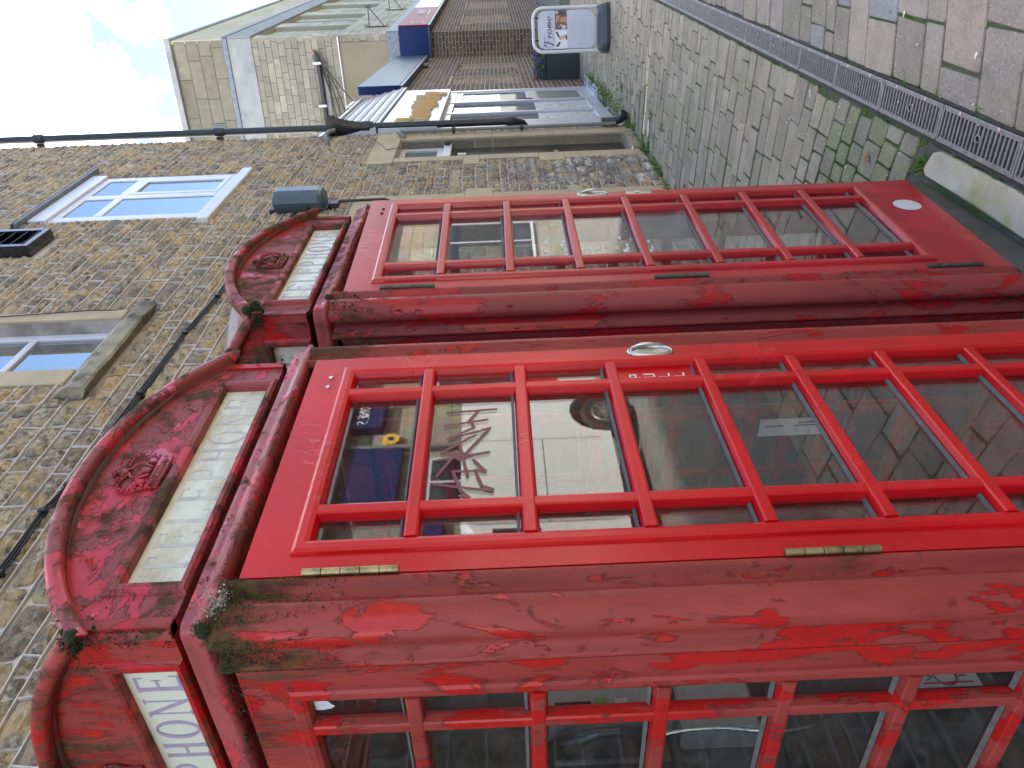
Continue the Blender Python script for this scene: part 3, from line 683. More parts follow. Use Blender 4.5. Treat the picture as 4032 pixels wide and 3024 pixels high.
# payphone and notice inside the near kiosk
T = thing('payphone', 'grey payphone with black handset on the dark board inside the near kiosk', 'telephone', (.47, S-.052, .98))
mb = MB(); mb.box(-.17, .17, -.085, 0, -.02, .17, .008); obj('lower_case', mb, M['phone_grey'], T)
mb = MB(); mb.box(-.135, .17, -.10, 0, .185, .50, .010); obj('upper_case', mb, M['phone_grey'], T)
mb = MB(); mb.box(-.118, -.092, -.1035, -.098, .385, .475); obj('coin_window', mb, M['phone_black'], T)
mb = MB(); mb.box(-.05, .12, -.1035, -.098, .40, .47); obj('display', mb, M['phone_black'], T)
mb = MB(); mb.box(-.112, -.084, -.1042, -.098, .345, .375); obj('label_green', mb, M['green_sticker'], T)
mb = MB(); mb.box(-.112, -.088, -.1042, -.098, .295, .325); obj('label_white', mb, M['paper'], T)
mb = MB(); mb.box(-.03, -.024, -.104, -.098, .30, .40); obj('slot_trim', mb, M['steel'], T)
for i in range(4):
    mb = MB(); mb.sphere((-.015, -.102, .22+.022*i), .008, 5, (1, .5, 1)); obj('button', mb, M['steel'], T)
for i in range(4):
    for j in range(3): mb = MB(); mb.box(.03+.028*j, .05+.028*j, -.106, -.098, .22+.028*i, .24+.028*i, .002); obj('key', mb, M['steel'], T)
mb = MB(); mb.smooth = True
hp = [(-.190, -.10, .235), (-.200, -.125, .27), (-.196, -.135, .33), (-.198, -.135, .38), (-.204, -.125, .43), (-.196, -.10, .455)]
mb.tube(hp, [.020, .017, .014, .014, .018, .022], 10); mb.sphere((-.186, -.085, .245), .030, 7, (1, .8, 1)); mb.sphere((-.188, -.085, .445), .032, 7, (1, .8, 1)); obj('handset', mb, M['phone_black'], T)
mb = MB(); mb.box(-.225, -.15, -.06, 0, .20, .49, .008); obj('cradle', mb, M['phone_black'], T)
mb = MB(); cp_ = [(-.186, -.10, .22), (-.184, -.11, .16), (-.190, -.12, .08), (-.205, -.13, .02), (-.21, -.13, -.06), (-.19, -.12, -.14), (-.14, -.10, -.17), (-.10, -.08, -.12), (-.09, -.07, -.02)]
pts = []
for i in range(len(cp_)-1):
    for j in range(6):
        t = j/6; p0, p1, p2, p3 = [Vector(cp_[min(max(i+q, 0), len(cp_)-1)]) for q in (-1, 0, 1, 2)]
        pts.append(.5*((2*p1)+(-p0+p2)*t+(2*p0-5*p1+4*p2-p3)*t*t+(-p0+3*p1-3*p2+p3)*t**3))
mb.tube(pts, [.0055 if i % 2 else .0045 for i in range(len(pts))], 8); obj('armoured_cord', mb, M['steel'], T)
mb = MB(); mb.box(0, .003, -.001, .055, 0, .175); o = obj('paper_notice', mb, M['paper'], None, loc=(.887, .292, .682)); tag(o, 'small paper notice inside the near kiosk, on its far side window', 'notice')
mb2 = MB(); mb2.box(-.001, 0, .02, .024, .11, .16); mb2.box(-.001, 0, .010, .014, .02, .07); mb2.box(-.001, 0, .02, .023, .02, .08); obj('print', mb2, M['ink'], o)
mb = MB(); mb.box(0, .09, 0, .002, 0, .17); o = obj('paper_notice', mb, M['paper'], None, loc=(.445, S-.055, .322)); tag(o, 'white paper notice with red print low on the dark board of the near kiosk', 'notice')
mb2 = MB(); mb2.tube([(.035+.03*cos(a), -.001, .085+.03*sin(a)) for a in [2*pi*i/20 for i in range(20)]], .003, 4, closed=True); mb2.box(.01, .014, -.0015, 0, .02, .15); obj('print', mb2, M['redink'], o)
mb2 = MB()
for i in range(5): mb2.box(.03+.01*i, .033+.01*i, -.0015, 0, .03, .06)
mb2.tube([(.02, -.001, .14), (.03, -.001, .12), (.045, -.001, .145), (.05, -.001, .12)], .002, 4); obj('print', mb2, M['ink'], o)

# ------------------------------------------------------------------ pieces: the largest as parts, the rest joined
CV = Vector(CAM); FV = f
def px_size(c, size):
    d = Vector(c)-CV; z = d.dot(FV)
    if z < .2: return 0
    x, y = d.dot(X_)/z, d.dot(Y_)/z
    k = 1 if (abs(x) < .70 and abs(y) < .53) else .05
    return k*size/z
def pieces(name, items, m, parent, limit=290, rest='rest', M0=None):
    """items: (world centre, size, fn(mb)); the 300 that show largest become parts, the others one part of kind stuff"""
    items = sorted(items, key=lambda q: -px_size(q[0], q[1]))
    for c, s_, fn in items[:limit]:
        mb = MB(); fn(mb); obj(name, mb, m, parent)
    if len(items) > limit:
        mb = MB()
        for c, s_, fn in items[limit:]: fn(mb)
        o = obj(rest, mb, m, parent); o['kind'] = 'stuff'

def quad_cells(x0, x1, z0, z1, holes):
    xs = sorted({x0, x1, *[h[0] for h in holes], *[h[1] for h in holes]}); zs = sorted({z0, z1, *[h[2] for h in holes], *[h[3] for h in holes]})
    xs = [x for x in xs if x0 <= x <= x1]; zs = [z for z in zs if z0 <= z <= z1]
    for a, b in zip(xs[:-1], xs[1:]):
        for c, d in zip(zs[:-1], zs[1:]):
            if any(h[0] <= (a+b)/2 <= h[1] and h[2] <= (c+d)/2 <= h[3] for h in holes): continue
            yield a, b, c, d
def holed_wall(mb, x0, x1, z0, z1, holes, y0, y1):
    for a, b, c, d in quad_cells(x0, x1, z0, z1, holes): mb.box(a, b, y0, y1, c, d)
    # (cells butt; the inner faces are hidden)

def free_intervals(x0, x1, za, zb, holes):
    iv = [(x0, x1)]; zc = (za+zb)/2
    for h in holes:
        if h[2] < zc < h[3]:
            nv = []
            for a, b in iv:
                if h[1] <= a or h[0] >= b: nv.append((a, b)); continue
                if h[0] > a: nv.append((a, h[0]))
                if h[1] < b: nv.append((h[1], b))
            iv = nv
    return iv

def block(x0, x1, z0, z1, cfront, y=0., rough=.0, bev=.006, colr=(1, 1, 1), seed=0, depth=.03, n=(1, 1)):
    """a squared block whose face stands at y (towards -y), optionally rough"""
    def fn(mb):
        mb.cur = colr
        if rough <= 0:
            P = [(x0, z0), (x1, z0), (x1, z1), (x0, z1)]; Q = [(x0+bev, z0+bev), (x1-bev, z0+bev), (x1-bev, z1-bev), (x0+bev, z1-bev)]
            g = random.Random(seed); yy = y+g.uniform(-.002, .002)
            vs = [(p[0], y+depth, p[1]) for p in P]+[(p[0], yy+bev*.8, p[1]) for p in P]+[(p[0], yy, p[1]) for p in Q]
            fs = [(0,1,5,4), (1,2,6,5), (2,3,7,6), (3,0,4,7), (4,5,9,8), (5,6,10,9), (6,7,11,10), (7,4,8,11), (8,9,10,11)]
            mb.add(vs, fs); return
        g = random.Random(seed); nx, nz = n; vs = []; fs = []
        bx = .12*(x1-x0); cut = [g.uniform(.0, .25) for _ in range(4)]
        for j in range(nz+1):
            for i in range(nx+1):
                u, v = i/nx, j/nz; x = x0+(x1-x0)*u; z = z0+(z1-z0)*v
                e = min(u, 1-u)*2*(x1-x0)*.5; e2 = min(v, 1-v)*(z1-z0)
                border = i in (0, nx) or j in (0, nz)
                if i in (0, nx) and j in (0, nz):
                    q = cut[(i > 0)+2*(j > 0)]; x += (x1-x0)*.5*q*(1 if i == 0 else -1)*.5; z += (z1-z0)*q*(1 if j == 0 else -1)*.8
                if border:
                    x += g.uniform(-1, 1)*.006; z += g.uniform(-1, 1)*.006; yy = y+depth*g.uniform(.1, .6)
                else:
                    x += g.uniform(-.3, .3)*(x1-x0)/nx*.6; z += g.uniform(-.3, .3)*(z1-z0)/nz*.6
                    yy = y-rough*(g.random()**.7)
                vs.append((x, yy, z))
        for j in range(nz):
            for i in range(nx):
                a = j*(nx+1)+i; fs += [(a, a+1, a+nx+2), (a, a+nx+2, a+nx+1)] if g.random() < .5 else [(a, a+1, a+nx+1), (a+1, a+nx+2, a+nx+1)]
        mb.add(vs, fs)
    return fn
def frame_mat(p0, az): return Matrix.Translation(Vector(p0)) @ Matrix.Rotation(R(az), 4, 'Z')

# ------------------------------------------------------------------ ground
def gz(x): return -.055+.005*x
M['earth'] = mat('damp_jointing_earth', (.085, .078, .06), .95, noise_amt=.4, scale=20, dark=(.05, .085, .018), dscale=2.2, dthr=(.46, .56), bump=.006, bscale=60)
M['paver'] = mat('worn_paving_block', attr=True, rough=.82, noise_amt=.22, scale=9, dark=(.17, .165, .075), dscale=1.9, dthr=(.50, .85), bump=.0030, bscale=75, rvar=.12)
def patchy(m, colr, scale, a, b, fac):
    """a second mottling colour over the base colour of a material"""
    t = m.node_tree; N = t.nodes.new; L = t.links.new; bs = t.nodes['Principled BSDF']; src = bs.inputs['Base Color'].links[0].from_socket
    tc = N('ShaderNodeTexCoord'); n = N('ShaderNodeTexNoise'); n.inputs['Scale'].default_value = scale; n.inputs['Detail'].default_value = 7; n.inputs['Roughness'].default_value = .6; n.inputs['Distortion'].default_value = .4; L(tc.outputs['Object'], n.inputs[0])
    mr = N('ShaderNodeMapRange'); L(n.outputs['Fac'], mr.inputs[0]); mr.inputs[1].default_value = a; mr.inputs[2].default_value = b; mr.inputs[4].default_value = fac
    x = N('ShaderNodeMix'); x.data_type = 'RGBA'; L(mr.outputs[0], x.inputs['Factor']); L(src, x.inputs['A']); x.inputs['B'].default_value = (*colr, 1); L(x.outputs['Result'], bs.inputs['Base Color'])
patchy(M['paver'], (.46, .41, .34), 120, .56, .64, .55); patchy(M['paver'], (.09, .08, .065), 95, .57, .65, .55); patchy(M['paver'], (.13, .12, .09), 6, .58, .70, .45)
M['street'] = mat('street_surface', (.15, .14, .125), .85, noise_amt=.3, scale=5, dark=(.11, .12, .06), dscale=1.2, dthr=(.5, .8), bump=.003, bscale=60)
M['iron'] = mat('worn_grating_iron', (.17, .165, .17), .42, metal=.55, noise_amt=.3, scale=40, rvar=.15, bump=.0005, bscale=180)
M['pit'] = mat('wet_channel', (.012, .011, .010), .7, noise_amt=.5, scale=30)
M['grass'] = mat('grass_blades', attr=True, rough=.7)
mb = MB(); mb.add([(-60, -60, gz(-60)-.02), (160, -60, gz(160)-.02), (160, 60, gz(160)-.02), (-60, 60, gz(-60)-.02)], [(0, 1, 2, 3)])
struct(obj('ground', mb, M['street']))
mb = MB()
for i in range(24):
    xa, xb = -1+i*.8, -1+(i+1)*.8
    for (ya, yb) in ((-1.76, -.275), (-.115, 2.6)): mb.add([(xa, ya, gz(xa)-.009), (xb, ya, gz(xb)-.009), (xb, yb, gz(xb)-.009), (xa, yb, gz(xa)-.009)], [(0, 1, 2, 3)])
pavement = struct(obj('pavement', mb, M['earth']))
def drain_y(x): return -.203+.0125*(x-1.5)         # centre line of the drainage channel
DW = .060
def paver_fn(c4, colr, seed, h):
    g = random.Random(seed)
    def fn(mb):
        mb.cur = colr; rings = []
        cx_ = sum(p[0] for p in c4)/4; cy_ = sum(p[1] for p in c4)/4
        pts = []
        for i in range(4):
            a, b, c = Vector((*c4[i-1], 0)), Vector((*c4[i], 0)), Vector((*c4[(i+1) % 4], 0)); q = g.uniform(.003, .011)
            pts.append(b+(a-b).normalized()*q); pts.append(b+(c-b).normalized()*q)
        pts = [p+Vector((g.uniform(-1, 1)*.002, g.uniform(-1, 1)*.002, 0)) for p in pts]
        tx, ty = g.uniform(-.006, .006), g.uniform(-.006, .006)
        vs = []
        for ins, dz in ((0, -.022), (0, -.006), (.0035, -.0015), (.008, 0.)):
            for p in pts:
                d = Vector((cx_-p.x, cy_-p.y, 0)).normalized(); x, y = p.x+d.x*ins, p.y+d.y*ins
                vs.append((x, y, gz(x)+h+dz+(x-cx_)*tx+(y-cy_)*ty))
        fs = [(r*8+i, r*8+(i+1) % 8, (r+1)*8+(i+1) % 8, (r+1)*8+i) for r in range(3) for i in range(8)]+[tuple(range(24, 32))]
        q0 = mb.smooth; mb.smooth = False; mb.add(vs, fs); mb.smooth = q0
    return fn
items = []; joints = []
pal_l = [(.285, .245, .175), (.305, .265, .195), (.255, .225, .165), (.29, .255, .18), (.27, .23, .175)]
pal_r = [(.285, .235, .185), (.25, .21, .175), (.30, .25, .195), (.26, .22, .18), (.225, .195, .165)]
pal_m = [(.185, .19, .10), (.20, .19, .13), (.17, .18, .09)]
wet = (.24, .235, .24)
g = random.Random(11)
def add_course(u0, u1, side, az, y_start, y_end):
    """one course of blocks running across the street between two x positions at the drain"""
    ct = 1/tan(R(az)); y = 0.; sgn = 1 if side == 'l' else -1; L_ = abs(y_end-y_start); y += g.uniform(-.12, 0)
    while y < L_:
        near = side == 'l' and u0 < 3.15 and y < .55
        ln = g.uniform(.09, .17) if near else (g.uniform(.16, .36) if side == 'l' else g.uniform(.16, .34))
        a, b = max(y, 0), min(y+ln, L_); y += ln
        if b-a < .05: continue
        j = .0030 if g.random() < .8 else .006
        def P(u, yy): Y = y_start+sgn*yy; return (u+(Y-y_start)*ct+0, Y+(u-1.5)*.0125)
        c4 = [P(u0+j, a+j), P(u1-j, a+j), P(u1-j, b-j), P(u0+j, b-j)]
        if sgn < 0: c4 = c4[::-1]
        c4 = [(p[0]+g.uniform(-.004, .004), p[1]+g.uniform(-.004, .004)) for p in c4]
        cx_, cy_ = sum(p[0] for p in c4)/4, sum(p[1] for p in c4)/4
        if side == 'l' and cy_ > -.02 and cx_ < 2.06 and cy_ < 1.0: continue
        if side == 'l' and cx_ < 2.03 and cy_ < .0: continue
        if cy_ > 1.36 and cx_ < 8.7: continue
        if cy_ > 1.55+(cx_-9)*.07 and cx_ > 8.7: continue
        pal = pal_m if (near and cx_ < 2.9) else (pal_l if side == 'l' else pal_r)
        k = g.uniform(.86, 1.16); c_ = g.choice(pal); c_ = tuple(q*k for q in c_)
        if side == 'r' and 2.6 < cx_ < 3.3 and g.random() < .25: c_ = wet
        items.append(((cx_, cy_, -.05), sqrt(abs(u1-u0)*(b-a)), paver_fn(c4, c_, g.random(), g.uniform(-.0035, .0035))))
        joints.append((P(u0, a), P(u1, a), side)); joints.append((P(u0, a), P(u0, b), side))
u = .2
while u < 15.5:
    wd = g.uniform(.115, .15) if u < 3.0 else g.uniform(.11, .175)
    add_course(u, u+wd, 'l', 83+g.uniform(-1, 1) if u > 3.2 else 78, -.118, 2.4 if u > 8 else 1.40); u += wd
u = -.4
while u < 15.5:
    wd = g.uniform(.14, .27) if g.random() < .8 else g.uniform(.10, .13)
    add_course(u, u+wd, 'r', 106, -.276, -1.75); u += wd
pieces('paver', items, M['paver'], pavement, 290, 'far_pavers')

# drainage channel with cast gratings
D = thing('drainage_channel', 'long grey slotted metal drainage channel running beside the kiosks', 'drain', (1.03, drain_y(1.03), gz(1.03)), atan2(.0125, 1))
D.rotation_euler = (0, -.005, .0125)
mb = MB(); mb.box(-.3, 14, -.064, .064, -.12, -.045); mb.box(-.3, 14, -.078, -.0645, -.12, -.003, .001); mb.box(-.3, 14, .0645, .078, -.12, -.003, .001); obj('channel', mb, M['pit'], D)
mb = MB(); Lg = .474; hw_ = .0625
mb.box(.002, Lg-.002, -hw_, -hw_+.010, -.02, .001, .0015); mb.box(.002, Lg-.002, hw_-.010, hw_, -.02, .001, .0015)
mb.box(.002, .012, -hw_+.010, hw_-.010, -.02, .0005); mb.box(Lg-.012, Lg-.002, -hw_+.010, hw_-.010, -.02, .0005)
mb.box(.012, Lg-.012, -hw_+.010, -hw_+.017, -.02, -.0015); mb.box(.012, Lg-.012, hw_-.017, hw_-.010, -.02, -.0015)
nb = 19; stp = (Lg-.024)/nb
for i in range(nb):
    x = .012+stp*(i+.5); 
    if i == nb//2:
        mb.box(x-.004, x+.004, -hw_+.017, -.014, -.018, -.001, .001); mb.box(x-.004, x+.004, .014, hw_-.017, -.018, -.001, .001)
        mb.tube([(x+.013*cos(a), .013*sin(a), -.006) for a in [2*pi*k/14 for k in range(14)]], .0045, 5, closed=True)
    else: mb.prism([(-.0066, -.018), (-.0052, -.003), (-.003, -.0005), (.003, -.0005), (.0052, -.003), (.0066, -.018)][::1], -hw_+.015, hw_-.015, 'y') if False else mb.add([(x+a_, yb, zb_) for yb in (-hw_+.016, hw_-.016) for a_, zb_ in ((-.0064, -.018), (-.0052, -.0035), (-.003, -.001), (.003, -.001), (.0052, -.0035), (.0064, -.018))], [(i_, i_+1, i_+7, i_+6) for i_ in range(5)])
gm = mb.mesh('grate', M['iron'])
M['pinktile'] = mat('pale_pink_marker', (.62, .42, .40), .5)
mm_ = MB(); mm_.box(-.006, .006, -.0055, .0055, 0, .003, .001); pm_ = mm_.mesh('marker_tile', M['pinktile'])
for i in range(28):
    o = link('grate', gm, D, (Lg*i, 0, 0))
    if i < 14:
        for q in (.13, .36): link('marker_tile', pm_, o, (q, -hw_+.006, .0005))
# kerb stones at the kiosks' feet
M['kerb'] = mat('mossy_pale_stone', (.42, .385, .30), .85, noise_amt=.2, scale=9, dark=(.30, .30, .10), dscale=3.4, dthr=(.50, .68), bump=.004, bscale=45)
def slab(poly, z, seed):
    g = random.Random(seed); mb = MB(); n = len(poly); cx_ = sum(p[0] for p in poly)/n; cy_ = sum(p[1] for p in poly)/n; vs = []
    for ins, dz in ((0, -.05), (0, -.010), (.005, -.003), (.014, 0)):
        for p in poly:
            d = Vector((cx_-p[0], cy_-p[1], 0)).normalized(); vs.append((p[0]+d.x*ins, p[1]+d.y*ins, z+dz+g.uniform(-.001, .001)))
    mb.add(vs, [(r*n+i, r*n+(i+1) % n, (r+1)*n+(i+1) % n, (r+1)*n+i) for r in range(3) for i in range(n)]+[tuple(range(3*n, 4*n))]); return mb
P1 = [(1.00, -.118), (1.25, -.117), (1.5, -.115), (1.75, -.112), (1.93, -.108), (1.975, -.09), (2.0, -.05), (2.012, -.018), (1.99, -.004), (1.6, -.0), (1.2, .0), (1.01, -.002)]
o = obj('kerb_stone', slab(P1, gz(1.5)+.004, 1), M['kerb']); tag(o, 'long pale kerb stone with yellow-green lichen at the foot of the farther kiosk', 'kerb stone')
P2 = [(p[0]-1.02, p[1]) for p in P1]; P2 = [(min(x, .985), y) for x, y in P2]
o = obj('kerb_stone', slab(P2, gz(.5)+.003, 2), M['kerb']); tag(o, 'pale kerb stone at the foot of the near kiosk', 'kerb stone')
# moss and grass in the joints
mb = MB(); g = random.Random(21)
def blade(x, y, h, w_, lean):
    a = g.uniform(0, 2*pi); dx, dy = cos(a)*w_, sin(a)*w_; lx, ly = g.gauss(0, lean), g.gauss(0, lean)
    k = g.random(); mb.cur = (.07+.09*k, .14+.13*k, .02+.03*k)
    z = gz(x)-.008; mb.add([(x-dx, y-dy, z), (x+dx, y+dy, z), (x+lx, y+ly, z+h)], [(0, 1, 2)])
for (a, b, side) in joints:
    cx_, cy_ = (a[0]+b[0])/2, (a[1]+b[1])/2
    if cx_ > 10 or (cy_ > 1.4 and cx_ < 8.8): continue
    q = noise.noise(Vector((cx_*2.3, cy_*3.1, 0)))+.35*(cy_ > 1.1)+(.30 if abs(cy_-drain_y(cx_)) < .13 else 0)+(.25 if abs(a[0]-b[0]) > abs(a[1]-b[1]) else -.12)
    if q < .16: continue
    n = int((34 if cx_ < 4 else 16)*min(1.6, q*2.6))
    for i in range(n):
        t = g.random(); blade(a[0]+(b[0]-a[0])*t+g.gauss(0, .0035), a[1]+(b[1]-a[1])*t+g.gauss(0, .0035), g.uniform(.007, .016), .0016 if cx_ < 4 else .003, .005)
def clump(x, y, r, n, h):
    for i in range(n): blade(x+g.gauss(0, r), y+g.gauss(0, r), g.uniform(.3, 1)*h, .002+.0006*x, h*.45)
clump(2.06, -.02, .016, 200, .022); clump(2.03, -.05, .01, 60, .014)
for x in np.arange(4.4, 8.8, .11):
    if g.random() < .75: clump(x+g.gauss(0, .05), 1.37+g.gauss(0, .02)+(.02 if x > 6 else 0), .035, int(g.uniform(20, 120)), g.uniform(.03, .085))
for x in np.arange(8.8, 12.6, .13):
    clump(x, 1.40+(x-8.8)*.075-.10*g.random(), .06, int(g.uniform(20, 90)), g.uniform(.03, .08))
for i in range(26): x = g.uniform(6.5, 9.5); clump(x, g.uniform(.9, 1.35), .03, 30, .03)
for i in range(60):                                        # drifts of moss along both edges of the drain
    x = g.uniform(1.3, 6.2); clump(x, drain_y(x)+(.088 if g.random() < .4 else -.09), .010, 34, .013)
o = obj('joint_moss', mb, M['grass']); tag(o, 'green moss and grass growing in the joints of the paving', 'moss', kind='stuff')
mb = MB(); g = random.Random(8)                           # specks and crumbs
for i in range(420):
    x = g.uniform(1.4, 9) if g.random() < .6 else g.uniform(1.4, 4); y = g.uniform(-.8, 1.3)
    if y > 0 and x < 2.06: continue
    r_ = g.uniform(.0015, .004)*(1+.15*x); mb.cur = (.6, .58, .52) if g.random() < .6 else (.06, .045, .03)
    a = g.uniform(0, 3); mb.add([(x+r_*cos(a+k*1.57)*(1.6 if k % 2 else .7), y+r_*sin(a+k*1.57), gz(x)+.0045) for k in range(4)], [(0, 1, 2, 3)])
M['speck'] = mat('specks', attr=True, rough=.8)
o = obj('litter_specks', mb, M['speck']); tag(o, 'tiny pale crumbs, gum marks and grit scattered over the paving', 'litter', kind='stuff')
def flat_piece(name, x, y, l_, w_, a, colr, label, cat, h=.004, group=None):
    m = MB(); g = random.Random(x*100); n = 9; vs = []
    for i in range(n):
        t = 2*pi*i/n; q = 1+g.uniform(-.18, .18); vs.append((l_*cos(t)*q, w_*sin(t)*q, h*.4+g.uniform(0, h)))
    vs.append((0, 0, h*1.4)); m.cur = colr; m.add(vs, [(i, (i+1) % n, n) for i in range(n)])
    o = obj(name, m, M['speck'], None, loc=(x, y, gz(x)+.004), rotz=a); return tag(o, label, cat, group)
flat_piece('dead_leaf', 2.44, .06, .028, .012, 2.1, (.33, .15, .09), 'crumpled brown leaf on the mossy setts beside the drain', 'leaf', .012)
flat_piece('white_fleck', 2.32, .22, .008, .004, 1.2, (.72, .68, .60), 'pale petal on the mossy setts just short of the farther kiosk', 'petal')
flat_piece('white_fleck', 2.62, .155, .009, .004, 1.0, (.72, .70, .62), 'pale petal on a mossy sett, further from the drain than the brown leaf', 'petal')
flat_piece('bird_dropping', 1.86, -.44, .012, .006, 1.6, (.70, .68, .58), 'white splash on the nearest broad paving block right of the drain', 'dropping')
flat_piece('bird_dropping', 2.40, -.50, .012, .006, 1.4, (.72, .70, .64), 'white splash on a narrow block right of the drain, second from the camera', 'dropping')
flat_piece('cigarette_end', 3.17, -.05, .020, .004, 2.2, (.70, .66, .50), 'flattened cigarette end in the gap beside the drain', 'cigarette end')
flat_piece('white_paper', 7.2, 1.12, .09, .03, 1.6, (.75, .75, .74), 'scrap of white paper on the paving near the stone doorway', 'paper scrap')

# ------------------------------------------------------------------ rubble stone house behind the kiosks
WO, WAZ = (-0.80952, 1.35355, 0), .5
WM = frame_mat(WO, WAZ)
def wthing(name, label, cat, s_, z=0., y=0., group=None):
    p = WM @ Vector((s_, y, z)); return thing(name, label, cat, p, R(WAZ), group)
M['mortar'] = mat('pinkish_lime_mortar', (.52, .45, .40), .92, noise_amt=.22, scale=14, dark=(.17, .15, .13), dscale=2.2, dthr=(.5, .7), bump=.004, bscale=70)
M['ribbon'] = mat('raised_mortar_joint', attr=True, rough=.9, noise_amt=.2, scale=30, bump=.003, bscale=90)
M['rubble'] = mat('rubble_stone', attr=True, rough=.92, noise_amt=.30, scale=22, dark=(.12, .10, .08), dscale=26, dthr=(.47, .62), bump=.024, bscale=19)
patchy(M['rubble'], (.50, .34, .16), 4.6, .50, .60, .75); patchy(M['rubble'], (.58, .50, .38), 19.0, .56, .64, .6)
M['dressed'] = mat('dressed_limestone', (.46, .37, .235), .85, noise_amt=.14, scale=5, dark=(.30, .24, .16), dscale=3.5, dthr=(.52, .8), bump=.0015, bscale=60)
M['dressed_old'] = mat('old_limestone_sill', (.30, .26, .18), .9, noise_amt=.35, scale=9, dark=(.08, .075, .06), dscale=6, dthr=(.5, .65), bump=.005, bscale=40)
M['lead'] = mat('lead_flashing', (.15, .17, .21), .5, metal=.25, noise_amt=.35, scale=14, bump=.002, bscale=20)
M['skyglass'] = mat('window_glass', (.015, .02, .025), .02, spec=1.0, ior=3.2)
M['obscure'] = mat('obscured_glass', (.10, .13, .14), .35, spec=.8, bump=.001, bscale=300)
M['black_paint'] = mat('black_gloss_paint', (.012, .013, .018), .22, coat=.5, noise_amt=.1, scale=8)
M['cast'] = mat('cast_iron_black', (.018, .020, .022), .38, noise_amt=.5, scale=10, dark=(.07, .07, .07), dscale=22, dthr=(.62, .8), bump=.0012, bscale=50)
M['greypipe'] = mat('grey_pipe', (.17, .175, .175), .45, noise_amt=.2, scale=20)
M['lampgrey'] = mat('grey_blue_cover', (.055, .085, .105), .35, noise_amt=.2, scale=12, dark=(.03, .025, .02), dscale=14, dthr=(.62, .72))
M['cable'] = mat('black_cable', (.012, .012, .014), .4)

HOLES = [(6.66, 7.99, 4.20, 5.77), (3.82, 4.78, 4.11, 5.30), (3.66, 4.76, 3.93, 4.11), (8.13, 9.26, .02, 2.66), (8.08, 9.33, 2.66, 2.94), (5.72, 7.00, .02, 2.60), (5.62, 7.02, 2.60, 2.88),
         (7.965, 8.13, 1.74, 1.91), (8.0, 8.13, .84, 1.105), (9.26, 9.36, 1.60, 1.80), (7.0, 7.14, 1.60, 1.86), (7.0, 7.12, .82, .90), (5.86, 6.26, 5.32, 5.92)]
B = wthing('stone_house', 'long rubble stone house wall with wavy pale mortar joints, behind both kiosks', 'house', 0)
op = [(6.68, 7.97, 4.22, 5.76), (3.99, 4.66, 4.12, 5.25), (8.28, 9.04, 0, 2.66), (5.86, 6.86, 0, 2.60)]
mb = MB(); holed_wall(mb, -6, 9.42, -.12, 8.6, op, .002, .45); mb.box(9.28, 9.42, .45, 6, -.1, 8.6); o = obj('wall', mb, M['mortar'], B)
